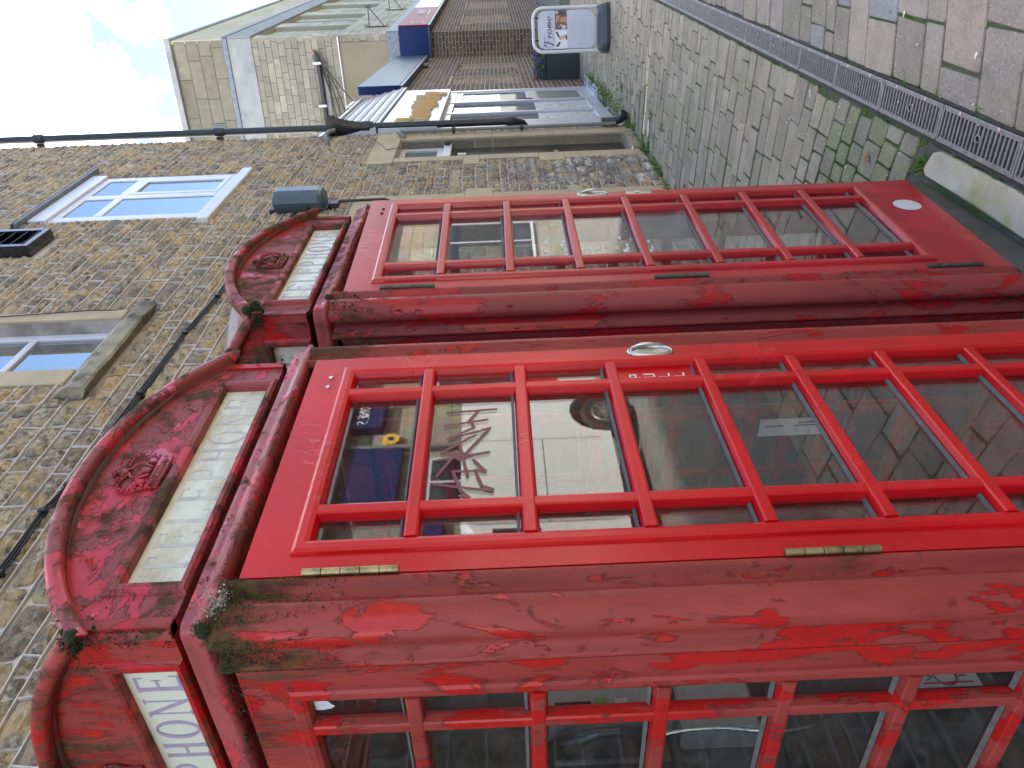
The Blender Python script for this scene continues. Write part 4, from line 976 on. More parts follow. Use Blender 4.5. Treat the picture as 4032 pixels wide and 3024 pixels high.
# stones
items = []; rib = MB(); g = random.Random(5); z = -.05; courses = []
while z < 8.4:
    h = g.uniform(.075, .135) if g.random() < .85 else g.uniform(.055, .075); courses.append((z, z+h)); z += h
def wave(s_, k): return .016*noise.noise(Vector((s_*1.9, k*.37, 3.3)))+.009*noise.noise(Vector((s_*5.1, k*1.7, 9)))
gold = [(.36, .25, .14), (.33, .24, .14), (.36, .27, .17), (.30, .225, .14), (.38, .30, .19)]
grey = [(.26, .205, .14), (.22, .175, .125), (.29, .23, .155), (.19, .16, .125), (.31, .255, .175), (.25, .195, .13)]
pale = [(.42, .38, .30), (.36, .33, .27), (.46, .41, .31), (.28, .26, .23)]
def zmax(s_): return 1.54+.86*sqrt(max(s_, 0)**2+5.2)+.35
for ci, (za, zb) in enumerate(courses):
    for (a, b) in free_intervals(-.4, 9.40, za, zb, HOLES):
        s_ = a
        while s_ < b-.03:
            ln = g.uniform(.10, .28) if g.random() < .88 else g.uniform(.28, .42)
            if zb-za < .08: ln *= .8
            e = min(s_+ln, b)
            if b-e < .07: e = b
            zm = (za+zb)/2
            if zm < zmax(s_):
                low = zm < 1.45 and s_ > 7
                pal = gold if g.random() < (.36+.18*noise.noise(Vector((s_*.9, zm*.9, 0)))) else grey
                if low: pal = pale if g.random() < .6 else grey
                k = g.uniform(1.05, 1.42); c_ = tuple(q*k for q in g.choice(pal))
                m_ = .0075; w0_, w1_ = wave(s_, ci), wave(e, ci); w2_, w3_ = wave(s_, ci+1), wave(e, ci+1)
                base = block(s_+m_, e-m_, za+(w0_+w1_)/2+m_, zb+(w2_+w3_)/2-m_, None, y=-.006, rough=.024, colr=c_, seed=g.random(), depth=.012, n=(6 if e-s_ > .2 else 4, 4))
                ctr = WM @ Vector(((s_+e)/2, 0, zm)); items.append((ctr, sqrt((e-s_)*(zb-za)), base))
                # raised pointing ribbons: bottom joint and end joint
                rc = (.60, .53, .48) if not low else (.27, .27, .28)
                kk = g.uniform(.85, 1.15); rib.cur = tuple(q*kk for q in rc)
                n = max(2, int((e-s_)/.05)); t_ = .0026
                hh = [(s_+(e-s_)*i/n) for i in range(n+1)]
                for i in range(n):
                    xa, xb = hh[i], hh[i+1]; wa, wb = za+wave(xa, ci)+.001*g.uniform(-1, 1), za+wave(xb, ci)
                    yy = -.0145; rib.add([(xa, -.002, wa-t_*1.6), (xb, -.002, wb-t_*1.6), (xb, yy, wb-t_), (xa, yy, wa-t_), (xb, yy, wb+t_), (xa, yy, wa+t_), (xb, -.002, wb+t_*1.6), (xa, -.002, wa+t_*1.6)], [(0,1,2,3), (3,2,4,5), (5,4,6,7)])
                if e < b-.01:
                    x_ = e+g.uniform(-.008, .008); x2 = x_+g.uniform(-.02, .02); z0_, z1_ = za+w1_, zb+w3_
                    if g.random() < .45: rib.add([(x_-t_*1.6, -.002, z0_), (x_-t_, -.0135, z0_), (x_+t_, -.0135, z0_), (x_+t_*1.6, -.002, z0_), (x2-t_*1.6, -.002, z1_), (x2-t_, -.0135, z1_), (x2+t_, -.0135, z1_), (x2+t_*1.6, -.002, z1_)], [(0,1,5,4), (1,2,6,5), (2,3,7,6)])
            s_ = e
# items are in wall coordinates; parts hang from the house
pieces('stone', items, M['rubble'], B, 290, 'far_stones')
o = obj('mortar_pointing', rib, M['ribbon'], B); o['kind'] = 'stuff'
# dressed stone: door surrounds
def dress(x0, x1, z0, z1, y0=-.022, y1=.10, m='dressed', name='dressed_stone', b=.004): mb = MB(); mb.box(x0, x1, y0, y1, z0, z1, b); return obj(name, mb, M[m], B)
dress(8.08, 9.33, 2.662, 2.94, -.026, .24)
for (x0, x1, z0, z1) in ((8.132, 8.28, 1.912, 2.66), (7.967, 8.28, 1.742, 1.910), (8.130, 8.28, 1.107, 1.740), (8.0, 8.28, .842, 1.105), (8.06, 8.28, .0, .840)): dress(x0, x1, z0, z1, -.022, .24)
for (x0, x1, z0, z1) in ((9.04, 9.26, 1.802, 2.66), (9.04, 9.36, 1.602, 1.800), (9.04, 9.26, .0, 1.600)): dress(x0, x1, z0, z1, -.022, .24)
dress(8.282, 9.038, -.06, .09, -.05, .26, name='door_step', m='dressed_old')
dress(5.62, 7.02, 2.60, 2.88, -.026, .24)
for (x0, x1, z0, z1) in ((6.86, 7.0, 1.862, 2.598), (6.86, 7.14, 1.60, 1.860), (6.86, 7.0, .902, 1.598), (6.86, 7.12, .75, .900), (6.86, 7.0, 0, .748)): dress(x0, x1, z0, z1, -.022, .24)
for (x0, x1, z0, z1) in ((5.72, 5.86, 0, 1.2), (5.62, 5.86, 1.202, 1.5), (5.72, 5.86, 1.502, 2.598)): dress(x0, x1, z0, z1, -.022, .24)
mb = MB(); mb.box(5.86, 6.86, .20, .25, 0, 2.6); obj('door', mb, M['black_paint'], B)
# black panelled door under a fanlight
mb = MB(); mb.box(8.30, 9.03, .10, .145, .09, 2.07, .003); dr = obj('door', mb, M['black_paint'], B)
for (x0, x1, z0, z1) in ((8.38, 8.62, .22, .78), (8.70, 8.95, .22, .78), (8.38, 8.62, .95, 1.88), (8.70, 8.95, .95, 1.88)):
    mb = MB(); mb.box(x0, x1, .088, .10, z0, z1, .006); obj('door_panel', mb, M['black_paint'], dr)
mb = MB(); mb.box(8.72, 8.78, .085, .10, 1.90, 2.0, .002); obj('number_plate', mb, M['white_paint'], dr)
mb = MB(); mb.box(8.56, 8.74, .08, .10, .86, .91, .004); obj('letterbox', mb, M['brass'], dr)
mb = MB(); mb.box(8.282, 9.038, .045, .15, 2.07, 2.16, .004); fl = obj('door_transom', mb, M['white_paint'], B)
mb = MB()
for (x0, x1, z0, z1) in ((8.28, 8.36, 2.162, 2.66), (8.96, 9.04, 2.162, 2.66), (8.36, 8.96, 2.162, 2.235), (8.36, 8.96, 2.60, 2.66)): mb.box(x0, x1, .09, .15, z0, z1, .003)
fw = obj('fanlight', mb, M['white_paint'], B)
mb = MB(); mb.box(8.36, 8.96, .115, .125, 2.235, 2.60); obj('pane', mb, M['obscure'], fw)
mb = MB(); mb.box(8.96, 9.02, .0, .045, 2.09, 2.15, .006); obj('door_sensor', mb, M['dark_metal'], B)
# first-floor window, white, nearly flush
W1 = MB()
for (x0, x1, z0, z1) in ((6.68, 6.79, 4.24, 5.60), (7.87, 7.97, 4.24, 5.60), (6.79, 7.87, 5.53, 5.60), (6.79, 7.87, 4.24, 4.29), (7.29, 7.40, 4.29, 5.53), (6.79, 7.29, 5.17, 5.25), (7.40, 7.87, 5.17, 5.25)): W1.box(x0, x1, -.005, .06, z0, z1, .006)
wn = obj('window', W1, M['upvc'], B)
mb = MB()
for (x0, x1, z0, z1) in ((7.40, 7.46, 4.29, 5.17), (7.80, 7.87, 4.29, 5.17), (7.46, 7.80, 4.29, 4.34), (7.46, 7.80, 5.11, 5.17)): mb.box(x0, x1, -.010, .01, z0, z1, .004)
obj('casement', mb, M['upvc'], wn)
for (x0, x1, z0, z1) in ((6.79, 7.29, 5.25, 5.53), (7.40, 7.87, 5.25, 5.53), (6.79, 7.29, 4.29, 5.17), (7.46, 7.80, 4.34, 5.11)):
    mb = MB(); mb.box(x0, x1, .006, .012, z0, z1); obj('pane', mb, M['skyglass'], wn)
mb = MB(); mb.box(6.50, 8.02, -.055, .06, 4.10, 4.205, .006); mb.box(6.66, 7.99, -.02, .06, 4.206, 4.239); obj('sill', mb, M['white_paint'], wn)
mb = MB(); mb.box(6.66, 8.0, -.03, .06, 5.605, 5.765, .004); obj('lintel_board', mb, M['upvc'], wn)
mb = MB(); mb.box(6.50, 8.18, -.07, .03, 5.767, 5.80, .006); mb.add([(6.5, -.07, 5.80), (8.18, -.07, 5.80), (8.18, .0, 5.85), (6.5, .0, 5.85)], [(0,1,2,3)]); obj('lead_strip', mb, M['lead'], wn)
# nearer first-floor window in its limestone jambs
dress(3.82, 3.99, 4.112, 5.28, -.018, .16, b=.006); dress(4.66, 4.78, 4.112, 5.28, -.018, .16, b=.006); dress(3.72, 4.88, 5.282, 5.52, -.02, .16)
mb = MB(); g5 = random.Random(9); nn_ = 10; sc_ = [(.16, 4.108), (-.01, 4.10), (-.080, 4.005), (-.088, 3.985), (-.088, 3.905), (-.075, 3.895), (-.01, 3.925), (.16, 3.93)]
for i in range(nn_+1): mb.v += [(3.655+1.10*i/nn_+g5.uniform(-.004, .004), p[0]+g5.uniform(-.004, .004)*(p[0] < 0), p[1]+g5.uniform(-.005, .005)) for p in sc_]
mb.f = [(i*8+k, i*8+(k+1) % 8, i*8+8+(k+1) % 8, i*8+8+k) for i in range(nn_) for k in range(8)]+[tuple(range(8)), tuple(range(nn_*8, nn_*8+8))]
mb.c = [(1, 1, 1)]*len(mb.v); mb.sm = [False]*len(mb.f); recalc(obj('window_sill', mb, M['dressed_old'], B))
mb = MB()
for (x0, x1, z0, z1) in ((3.99, 4.04, 4.11, 5.28), (4.59, 4.66, 4.11, 5.28), (4.04, 4.59, 4.11, 4.17), (4.04, 4.59, 5.2, 5.28), (4.04, 4.59, 4.68, 4.73)): mb.box(x0, x1, .095, .15, z0, z1, .005)
wn = obj('window', mb, M['upvc'], B)
for (z0, z1) in ((4.17, 4.68), (4.73, 5.2)): mb = MB(); mb.box(4.04, 4.59, .115, .12, z0, z1); obj('pane', mb, M['skyglass'], wn)
mb = MB(); mb.tube([(4.70, -.03, 5.4), (4.72, -.03, 4.9), (4.745, -.03, 4.55), (4.75, -.035, 4.35), (4.73, -.04, 4.22), (4.69, -.06, 4.14), (4.66, -.08, 4.10)], .0045, 6)
o = obj('wire', mb, M['cable'], None); o.matrix_world = WM; tag(o, 'thin dark wire hanging down the limestone jamb of the nearer upstairs window', 'wire')
# louvred vent cowl
V_ = wthing('vent_cowl', 'black louvred vent box high on the stone wall left of the white window', 'vent', 6.06, 5.62)
mb = MB(); mb.box(-.2, .2, -.10, 0, -.29, -.24, .004); mb.box(-.2, .2, -.10, 0, .24, .29, .004); mb.box(-.2, -.155, -.10, 0, -.24, .24); mb.box(.155, .2, -.10, 0, -.24, .24); mb.box(-.155, .155, -.02, 0, -.24, .24); obj('casing', mb, M['black_paint'], V_)
for i in range(5):
    z0 = -.22+i*.095; mb = MB(); mb.add([(-.155, -.095, z0), (.155, -.095, z0), (.155, -.03, z0+.06), (-.155, -.03, z0+.06), (-.155, -.095, z0+.006), (.155, -.095, z0+.006), (.155, -.03, z0+.066), (-.155, -.03, z0+.066)], [(0,1,2,3), (4,7,6,5), (0,4,5,1)]); obj('louvre', mb, M['dark_metal'], V_)
# grey-blue lamp housing with its conduit
L_ = wthing('wall_lamp', 'grey-blue metal lamp housing on a dark bracket, above the farther kiosk', 'wall lamp', 6.76, 3.34)
mb = MB(); mb.box(-.11, .11, -.05, 0, -.26, .26, .006); obj('bracket', mb, M['dark_metal'], L_)
mb = MB(); sec = [(-.10, -.05), (-.115, -.10), (-.10, -.17), (-.06, -.20), (.06, -.20), (.10, -.17), (.115, -.10), (.10, -.05)]
vs = []; fs = []; lv = [(-.235, .72), (-.215, .92), (-.18, 1), (.17, 1), (.205, .94), (.225, .76)]
for z_, k in lv: vs += [(x*k, -.05+(y+.05)*k, z_) for x, y in sec]
n = 8
for j in range(len(lv)-1): fs += [(j*n+i, j*n+(i+1) % n, (j+1)*n+(i+1) % n, (j+1)*n+i) for i in range(n)]
fs += [tuple(range(n)), tuple(range(len(vs)-n, len(vs)))]
mb.smooth = False; mb.add(vs, fs); recalc(obj('cover', mb, M['lampgrey'], L_))
for zz in (-.13, -.07, 0, .06, .12):
    mb = MB(); mb.sphere((-.104, -.14, zz), .006, 4); obj('rivet', mb, M['dark_metal'], L_)
mb = MB(); mb.box(-.03, .06, -.06, 0, -.34, -.262, .004); obj('junction', mb, M['dark_metal'], L_)
mb = MB(); mb.tube([(.09, -.035, -.30), (.10, -.035, -.34), (.11, -.035, -.45), (.115, -.035, -.74), (.115, -.02, -.78), (.115, .02, -.79)], .013, 8); obj('conduit', mb, M['dark_metal'], L_)
# down pipe with hopper, and the small grey waste pipe
P = wthing('downpipe', 'black cast-iron downpipe with a hopper head at the end of the stone wall', 'downpipe', 9.46, 1.2)
mb = MB(); mb.tube([(0, -.085, 2.25), (0, -.085, 9.2)], .042, 14); mb.tube([(0, -.085, .22), (0, -.085, 1.98)], .044, 14); mb.tube([(0, -.085, .22), (0, -.085, .12), (.02, -.05, .03), (.06, .02, -.02), (.10, .10, -.02)], .046, 12); obj('pipe', mb, M['cast'], P)
for z_ in (3.67, 5.83, .17): mb = MB(); mb.tube([(0, -.085, z_-.06), (0, -.085, z_-.05), (0, -.085, z_+.05), (0, -.085, z_+.06)], [.048, .056, .056, .048], 14); mb.box(-.02, .02, -.03, .02, z_-.04, z_+.04); obj('collar', mb, M['cast'], P)
mb = MB(); mb.tube([(0, -.085, 1.82), (0, -.085, 1.9), (0, -.085, 1.98), (0, -.085, 2.10), (0, -.085, 2.24), (0, -.085, 2.28), (0, -.085, 2.36)], [.060, .066, .062, .080, .115, .145, .150], 4); obj('hopper', mb, M['cast'], P)
mb = MB(); mb.tube([(0, -.085, 1.86), (0, -.085, 1.95)], .068, 14); obj('collar', mb, M['cast'], P)
P = wthing('waste_pipe', 'slim grey waste pipe beside the stone doorway, with a cast shoe at the paving', 'pipe', 9.22, 0)
mb = MB(); mb.tube([(-.13, .02, 2.62), (-.13, -.05, 2.62), (-.10, -.065, 2.66), (-.02, -.07, 2.70), (0, -.07, 2.68), (0, -.07, 2.6), (.0, -.07, .14)], .021, 10); obj('pipe', mb, M['greypipe'], P)
for z_ in (2.05, 1.25): mb = MB(); mb.tube([(0, -.07, z_-.02), (0, -.07, z_+.02)], .029, 10); mb.box(-.006, .006, -.06, .01, z_-.01, z_+.01); obj('clip', mb, M['dark_metal'], P)
mb = MB(); mb.tube([(.10, -.07, .30), (.10, -.07, .16), (.09, -.10, .07), (.05, -.17, .03)], [.05, .05, .05, .056], 12); obj('shoe', mb, M['cast'], P)
P = wthing('overflow_pipe', 'short bent grey overflow pipe beside the black hopper', 'pipe', 9.05, 3.52)
mb = MB(); mb.tube([(-.05, .02, -.02), (-.05, -.04, -.02), (0, -.07, .0), (.10, -.08, .02), (.2, -.09, .0), (.28, -.09, -.05)], .026, 10); obj('pipe', mb, M['greypipe'], P)
# black cables sagging along the wall
def sag(pts, n=6, s_=.01):
    out_ = []
    for a, b in zip(pts[:-1], pts[1:]):
        for i in range(n): t = i/n; out_.append((a[0]*(1-t)+b[0]*t, a[1]*(1-t)+b[1]*t, a[2]*(1-t)+b[2]*t-s_*4*t*(1-t)))
    out_.append(pts[-1]); return out_
cab = [(1.2, 3.70), (2.29, 3.644), (2.67, 3.655), (2.85, 3.623), (3.24, 3.604), (3.65, 3.596), (4.36, 3.583), (4.9, 3.539), (5.26, 3.543)]
C_ = wthing('cable_bundle', 'bundle of black cables clipped along the stone wall above the near kiosk', 'cable', 0)
for k in range(3):
    mb = MB(); gg = random.Random(k); mb.tube(sag([(p[0], -.028-.006*k, p[1]+.008*k-.008+gg.uniform(-.004, .004)) for p in cab], 5, .004), .0055, 6); obj('strand', mb, M['cable'], C_)
for p in cab[1:-1]: mb = MB(); mb.box(p[0]-.012, p[0]+.012, -.05, .0, p[1]-.018, p[1]+.018, .003); obj('clip', mb, M['cable'], C_)
mb = MB(); mb.tube(sag([(5.26, -.02, 3.543), (5.9, -.02, 3.45), (6.17, -.02, 3.377), (6.45, -.02, 3.36), (6.63, -.02, 3.30)], 5, .015), .0045, 6)
mb.tube(sag([(6.85, -.02, 3.6), (7.54, -.02, 3.642), (8.35, -.02, 3.623), (9.0, -.02, 3.55)], 6, .012), .0045, 6)
mb.tube(sag([(9.3, -.03, 3.1), (8.9, -.03, 2.9), (8.6, -.03, 2.78), (8.8, -.04, 2.3), (8.97, -.05, 2.15)], 5, .01), .003, 5)
o = obj('wire', mb, M['cable'], None); o.matrix_world = WM; tag(o, 'thin black wires strung along the stone wall between lamp, overflow pipe and doorway', 'wire')
# slate eaves far above and a strip of roof

# ------------------------------------------------------------------ shop row beyond
SO, SAZ = (18.80129, 2.30383, 0), 4.7; SM = frame_mat(SO, SAZ)
def sthing(name, label, cat, x, z=0., y=0., group=None): return thing(name, label, cat, SM @ Vector((x, y, z)), R(SAZ), group)
M['brick'] = mat('brown_brick', attr=True, rough=.85, noise_amt=.25, scale=14, bump=.002, bscale=60)
M['bmortar'] = mat('cream_brick_mortar', (.50, .43, .31), .9, noise_amt=.15, scale=12)
M['shopwhite'] = mat('shop_white', (.50, .51, .56), .3, noise_amt=.04, scale=4, dark=(.38, .39, .44), dscale=3, dthr=(.6, .9))
M['soffit'] = mat('dark_soffit', (.06, .06, .055), .5, noise_amt=.3, scale=6)
M['blue'] = mat('blue_fascia', (.010, .022, .085), .35, noise_amt=.1, scale=3, spec=.12)
M['bluesoff'] = mat('navy_soffit', (.02, .03, .08), .4)
M['red'] = mat('crimson_fascia', (.24, .012, .05), .45, spec=.12)
M['gold'] = mat('gold_letters', (.62, .33, .10), .4, noise_amt=.15, scale=30)
M['goldpale'] = mat('letter_edges', (.62, .56, .32), .45)
M['marble'] = mat('white_marbled_panel', (.62, .64, .66), .3, noise_amt=.05, scale=5, dark=(.40, .42, .44), dscale=5, dthr=(.48, .6), stretch=(1, 1, 2.5))
M['shopglass'] = glass('shop_glass', tint=(.7, .75, .75), dirt=.04, refl=.45)
M['shopfloor'] = mat('shop_interior', (.42, .38, .26), .7, noise_amt=.2, scale=2)
M['curtain'] = mat('blue_curtain', (.12, .20, .32), .7)
M['ashlar'] = mat('weathered_ashlar', attr=True, rough=.9, noise_amt=.2, scale=7, dark=(.17, .16, .12), dscale=1.6, dthr=(.52, .72), bump=.004, bscale=30)
M['ashlar_pale'] = mat('pale_blockwork', attr=True, rough=.9, noise_amt=.12, scale=4, dark=(.34, .32, .25), dscale=.8, dthr=(.5, .8), bump=.002, bscale=30)
M['ajoint'] = mat('block_joint', (.13, .12, .10), .9); M['ajoint_pale'] = mat('pale_joint', (.40, .37, .29), .9)
M['concrete'] = mat('grey_concrete_band', (.27, .275, .28), .8, noise_amt=.14, scale=3, dark=(.20, .205, .215), dscale=2, dthr=(.5, .7), bump=.001, bscale=40)
M['render'] = mat('stained_render', (.20, .18, .13), .9, noise_amt=.12, scale=3, dark=(.15, .13, .085), dscale=1.5, dthr=(.5, .75), bump=.001, bscale=90)
M['roofing'] = mat('flat_roof', (.14, .14, .14), .9)

def brick_wall(name_parent, x0, x1, z0, z1, holes, Mx, limit, y=0., pal=((.115, .072, .055), (.09, .060, .052), (.14, .09, .065), (.10, .075, .065), (.16, .10, .07)), ch=.0835, bl=.25, seed=1, flip=0):
    g = random.Random(seed); its = []; z = z0; k = 0
    while z < z1-.02:
        zb = min(z+ch, z1)
        for (a, b) in free_intervals(x0, x1, z, zb, holes):
            s_ = a-(bl/2 if k % 2 else 0)
            while s_ < b-.02:
                p, q = max(s_, a), min(s_+bl, b); s_ += bl
                if q-p < .03: continue
                kk = g.uniform(.8, 1.25); c_ = tuple(v*kk for v in g.choice(pal))
                its.append((Mx @ Vector(((p+q)/2, y, (z+zb)/2)), sqrt((q-p)*ch), block(p+.008, q-.008, z+.008, zb-.008, None, y=y-.006, bev=.004, colr=c_, seed=g.random(), depth=.02)))
        z = zb; k += 1
    pieces('brick', its, M['brick'], name_parent, limit, 'far_bricks')

# low shop infill: white shopfront, brick wall, blue fascia
sh = sthing('corner_shop', 'low shop with white shopfront and brown brick wall, joined to the stone house', 'shop', -6.2)
def SB(mb, n, m, p=None): # mesh given in shop-row coordinates, parented under the thing at x=-6.2
    mb.v = [(v[0]+6.2, v[1], v[2]) for v in mb.v]; return obj(n, mb, m, p or sh)
panels = [(-5.23, -3.75, 1.05, 2.36), (-2.64, -1.33, 1.05, 2.34)]
mb = MB(); holed_wall(mb, -6.25, .55, -.08, 3.5, panels, .002, .3); mb.box(-5.23, -3.75, .045, .3, 1.05, 2.36); mb.box(-2.64, -1.33, .045, .3, 1.05, 2.34); SB(mb, 'wall', M['bmortar'])
class Off:      # lets brick_wall write into the shifted parent
    pass
def shifted(fn, dx): 
    def q(mb):
        o = len(mb.v); fn(mb); mb.v[o:] = [(v[0]+dx, v[1], v[2]) for v in mb.v[o:]]
    return q
def bricks_into(parent, dx, walls, Mx, limit, seed):
    g = random.Random(seed); its = []
    for (x0, x1, z0, z1, holes, y, pal, b0) in walls:
        z = z0; k = b0; ch, bl = .0835, .25
        while z < z1-.02:
            zb = min(z+ch, z1)
            for (a, b) in free_intervals(x0, x1, z, zb, holes):
                n0 = math.floor((a-(bl/2 if k % 2 else 0))/bl); s_ = n0*bl+(bl/2 if k % 2 else 0)
                while s_ < b-.02:
                    p, q = max(s_, a), min(s_+bl, b); s_ += bl
                    if q-p < .03: continue
                    kk = g.uniform(.78, 1.25); c_ = tuple(v*kk for v in g.choice(pal))
                    its.append((Mx @ Vector(((p+q)/2, y, (z+zb)/2)), sqrt((q-p)*ch), shifted(block(p+.008, q-.008, z+.008, zb-.008, None, y=y-.006, bev=.004, colr=c_, seed=g.random(), depth=.02), dx)))
            z = zb; k += 1
    pieces('brick', its, M['brick'], parent, limit, 'far_bricks')
DB = [(.115, .075, .058), (.095, .065, .055), (.14, .095, .07), (.105, .08, .07), (.17, .11, .08)]
PB = [(.26, .16, .12), (.22, .15, .12), (.30, .19, .14), (.24, .18, .15)]
bricks_into(sh, 6.2, [(-6.2, .52, -.03, 3.12, panels, 0, DB, 0), (-5.23, -3.75, 1.05, 2.36, [], .043, PB, 1), (-2.64, -1.33, 1.05, 2.34, [], .043, PB, 1)], SM, 290, 3)
# white shopfront
mb = MB()
for (x0, x1) in ((-10.2, -9.43), (-8.76, -8.66), (-7.68, -7.56), (-6.42, -6.27)): mb.box(x0, x1, -.02, .07, -.02, 2.28, .006)
mb.box(-9.43, -6.42, -.01, .06, 2.16, 2.279, .004); mb.box(-10.2, -6.3, .03, .12, 2.29, 3.3); mb.box(-9.43, -7.68, -.012, .06, .02, .20, .004)
sf = SB(mb, 'shopfront', M['shopwhite'])
for i, (x0, x1) in enumerate(((-9.43, -8.76), (-8.66, -7.68))):
    m_ = MB(); m_.box(x0, x1, .01, .03, .20, .97, .003); SB(m_, 'stall_panel', M['marble'], sf)
    m_ = MB(); m_.box(x0, x1, .02, .025, .97, 2.16); SB(m_, 'pane', M['shopglass'], sf)
m_ = MB()
for (x0, x1, z0, z1) in ((-7.56, -7.46, .02, 2.16), (-6.52, -6.42, .02, 2.16), (-7.46, -6.52, .02, .22), (-7.46, -6.52, .88, 1.06), (-7.46, -6.52, 2.06, 2.16)): m_.box(x0, x1, -.005, .04, z0, z1, .004)
dr = SB(m_, 'shop_door', M['shopwhite'])
for (z0, z1) in ((.22, .88), (1.06, 2.06)): m_ = MB(); m_.box(-7.46, -6.52, .012, .02, z0, z1); SB(m_, 'pane', M['shopglass'] if z0 > 1 else M['obscure'], dr)
m_ = MB(); m_.box(-7.53, -7.49, -.03, -.005, .98, 1.12, .004); SB(m_, 'handle', M['dark_metal'], dr)
mb = MB(); mb.box(-9.5, -6.3, 2.2, 2.25, -.05, 2.5); mb.box(-9.5, -6.3, .07, 2.2, -.05, .02); mb.box(-6.34, -6.3, .07, 2.2, 0, 2.5); mb.box(-10.2, -10.1, .12, 2.25, -.05, 3.4); mb.box(-10.1, -6.3, .13, 2.25, 2.5, 2.54); SB(mb, 'interior', M['shopfloor'])
mb = MB(); mb.box(-8.6, -7.9, .5, .55, .4, 2.0); mb.box(-9.3, -9.0, .3, .35, .6, 1.7); SB(mb, 'curtain', M['curtain'])
mb = MB(); mb.box(-7.7, -5.95, -.16, .02, -.06, .03, .006); SB(mb, 'door_step', M['shopwhite'])
mb = MB(); mb.box(-10.2, .4, .22, 7, 3.52, 3.60); mb.box(-10.2, -6.25, .14, .30, 3.30, 3.51); mb.box(-6.2, .4, .0, .22, 3.52, 3.60); SB(mb, 'roof', M['roofing'])  # lower strip is added to stop sun leaking between roof and canopy
# sign board with gold script
sg = sthing('shop_sign', 'white shop sign with gold script lettering above the white shopfront', 'sign', -6.7)
def SB2(mb, n, m, p): mb.v = [(v[0]+6.7, v[1], v[2]) for v in mb.v]; return obj(n, mb, m, p)
mb = MB(); mb.box(-10.25, -6.66, -.10, -.022, 2.255, 2.965, .004); SB2(mb, 'board', M['shopwhite'], sg)
mb = MB(); mb.box(-10.25, -6.66, -.0215, .028, 2.282, 2.965); SB2(mb, 'soffit_board', M['soffit'], sg)
ST = [((-9.715, 2.768), (-9.753, 2.608)), ((-9.694, 2.63), (-9.748, 2.41)), ((-9.525, 2.655), (-9.585, 2.409)), ((-9.39, 2.633), (-9.448, 2.402)), ((-9.213, 2.653), (-9.271, 2.423)), ((-9.062, 2.663), (-9.116, 2.453)), ((-8.882, 2.652), (-8.943, 2.415)), ((-8.644, 2.715), (-8.683, 2.568)), ((-8.648, 2.58), (-8.695, 2.4)), ((-8.498, 2.715), (-8.595, 2.351)), ((-8.37, 2.631), (-8.43, 2.408)), ((-8.176, 2.715), (-8.264, 2.395)), ((-8.023, 2.631), (-8.078, 2.432)), ((-7.819, 2.712), (-7.849, 2.605)), ((-7.821, 2.573), (-7.883, 2.355)), ((-7.549, 2.735), (-7.598, 2.564)), ((-7.559, 2.567), (-7.613, 2.381)), ((-7.388, 2.621), (-7.484, 2.292)), ((-7.188, 2.621), (-7.255, 2.392))]
for rad, mm, yy in ((.018, 'goldpale', -.112), (.0125, 'gold', -.124)):
    mb = MB(); last = None
    for (a, b) in ST:
        if last is not None: mb.tube([(last[0], yy, last[1]), ((last[0]+a[0])/2+.02, yy, min(last[1], a[1])-.01), (a[0], yy, a[1])], rad*.55, 5)
        mb.tube([(a[0], yy, a[1]), ((a[0]+b[0])/2+.012, yy, (a[1]+b[1])/2), (b[0], yy, b[1])], [rad*.7, rad, rad*.7], 6); last = b
    mb.tube([(-9.70, yy, 2.77), (-9.80, yy, 2.80), (-9.86, yy, 2.76), (-9.84, yy, 2.68), (-9.76, yy, 2.62), (-9.66, yy, 2.60)], rad*.9, 6)
    SB2(mb, 'lettering', M[mm], sg)
# ribbed white canopy front above the sign
cn = sthing('ribbed_canopy', 'white ribbed metal canopy panel above the gold-lettered sign', 'canopy', -8.0)
def SB3(mb, n, m, p): mb.v = [(v[0]+8.0, v[1], v[2]) for v in mb.v]; return obj(n, mb, m, p)
mb = MB(); mb.prism([(-.12, 2.99), (.10, 2.99), (.20, 3.70), (.04, 3.70)], -10.25, -6.35, 'x'); recalc(SB3(mb, 'sheet', M['shopwhite'], cn))
for i in range(5):
    z_ = 3.06+i*.145; y_ = -.12+.16*(z_-2.99)/.71; mb = MB(); mb.tube([(-10.2, y_-.008, z_), (-6.37, y_-.008, z_)], .013, 6); SB3(mb, 'rib', M['shopwhite'], cn)
    mb = MB(); mb.box(-10.2, -6.37, y_-.002, y_+.004, z_+.020, z_+.036); SB3(mb, 'groove', M['ajoint'], cn)
mb = MB(); mb.box(-10.25, -6.33, .0, .21, 3.705, 3.74, .004); SB3(mb, 'capping', M['shopwhite'], cn)
for i in range(9): mb = MB(); mb.sphere((-9.5+i*.38, .02, 3.66), .014, 4); SB3(mb, 'bolt', M['greypipe'], cn)
# blue fascia wrapping the corner
bf = sthing('blue_fascia', 'glossy dark blue shop fascia running along and round the brick pier', 'fascia', -3.0)
def SB4(mb, n, m, p): mb.v = [(v[0]+3.0, v[1], v[2]) for v in mb.v]; return obj(n, mb, m, p)
mb = MB(); mb.box(-6.25, -.33, -.14, .0, 3.13, 3.82, .006); SB4(mb, 'front_panel', M['blue'], bf)
mb = MB(); mb.box(-6.25, -.30, -.135, .0, 3.07, 3.128); SB4(mb, 'soffit_trim', M['bluesoff'], bf)
mb = MB(); mb.tube([(-2.0, -.05, 2.96), (-2.0, -.05, 3.06)], [.05, .045], 10); SB4(mb, 'downlight', M['greypipe'], bf)

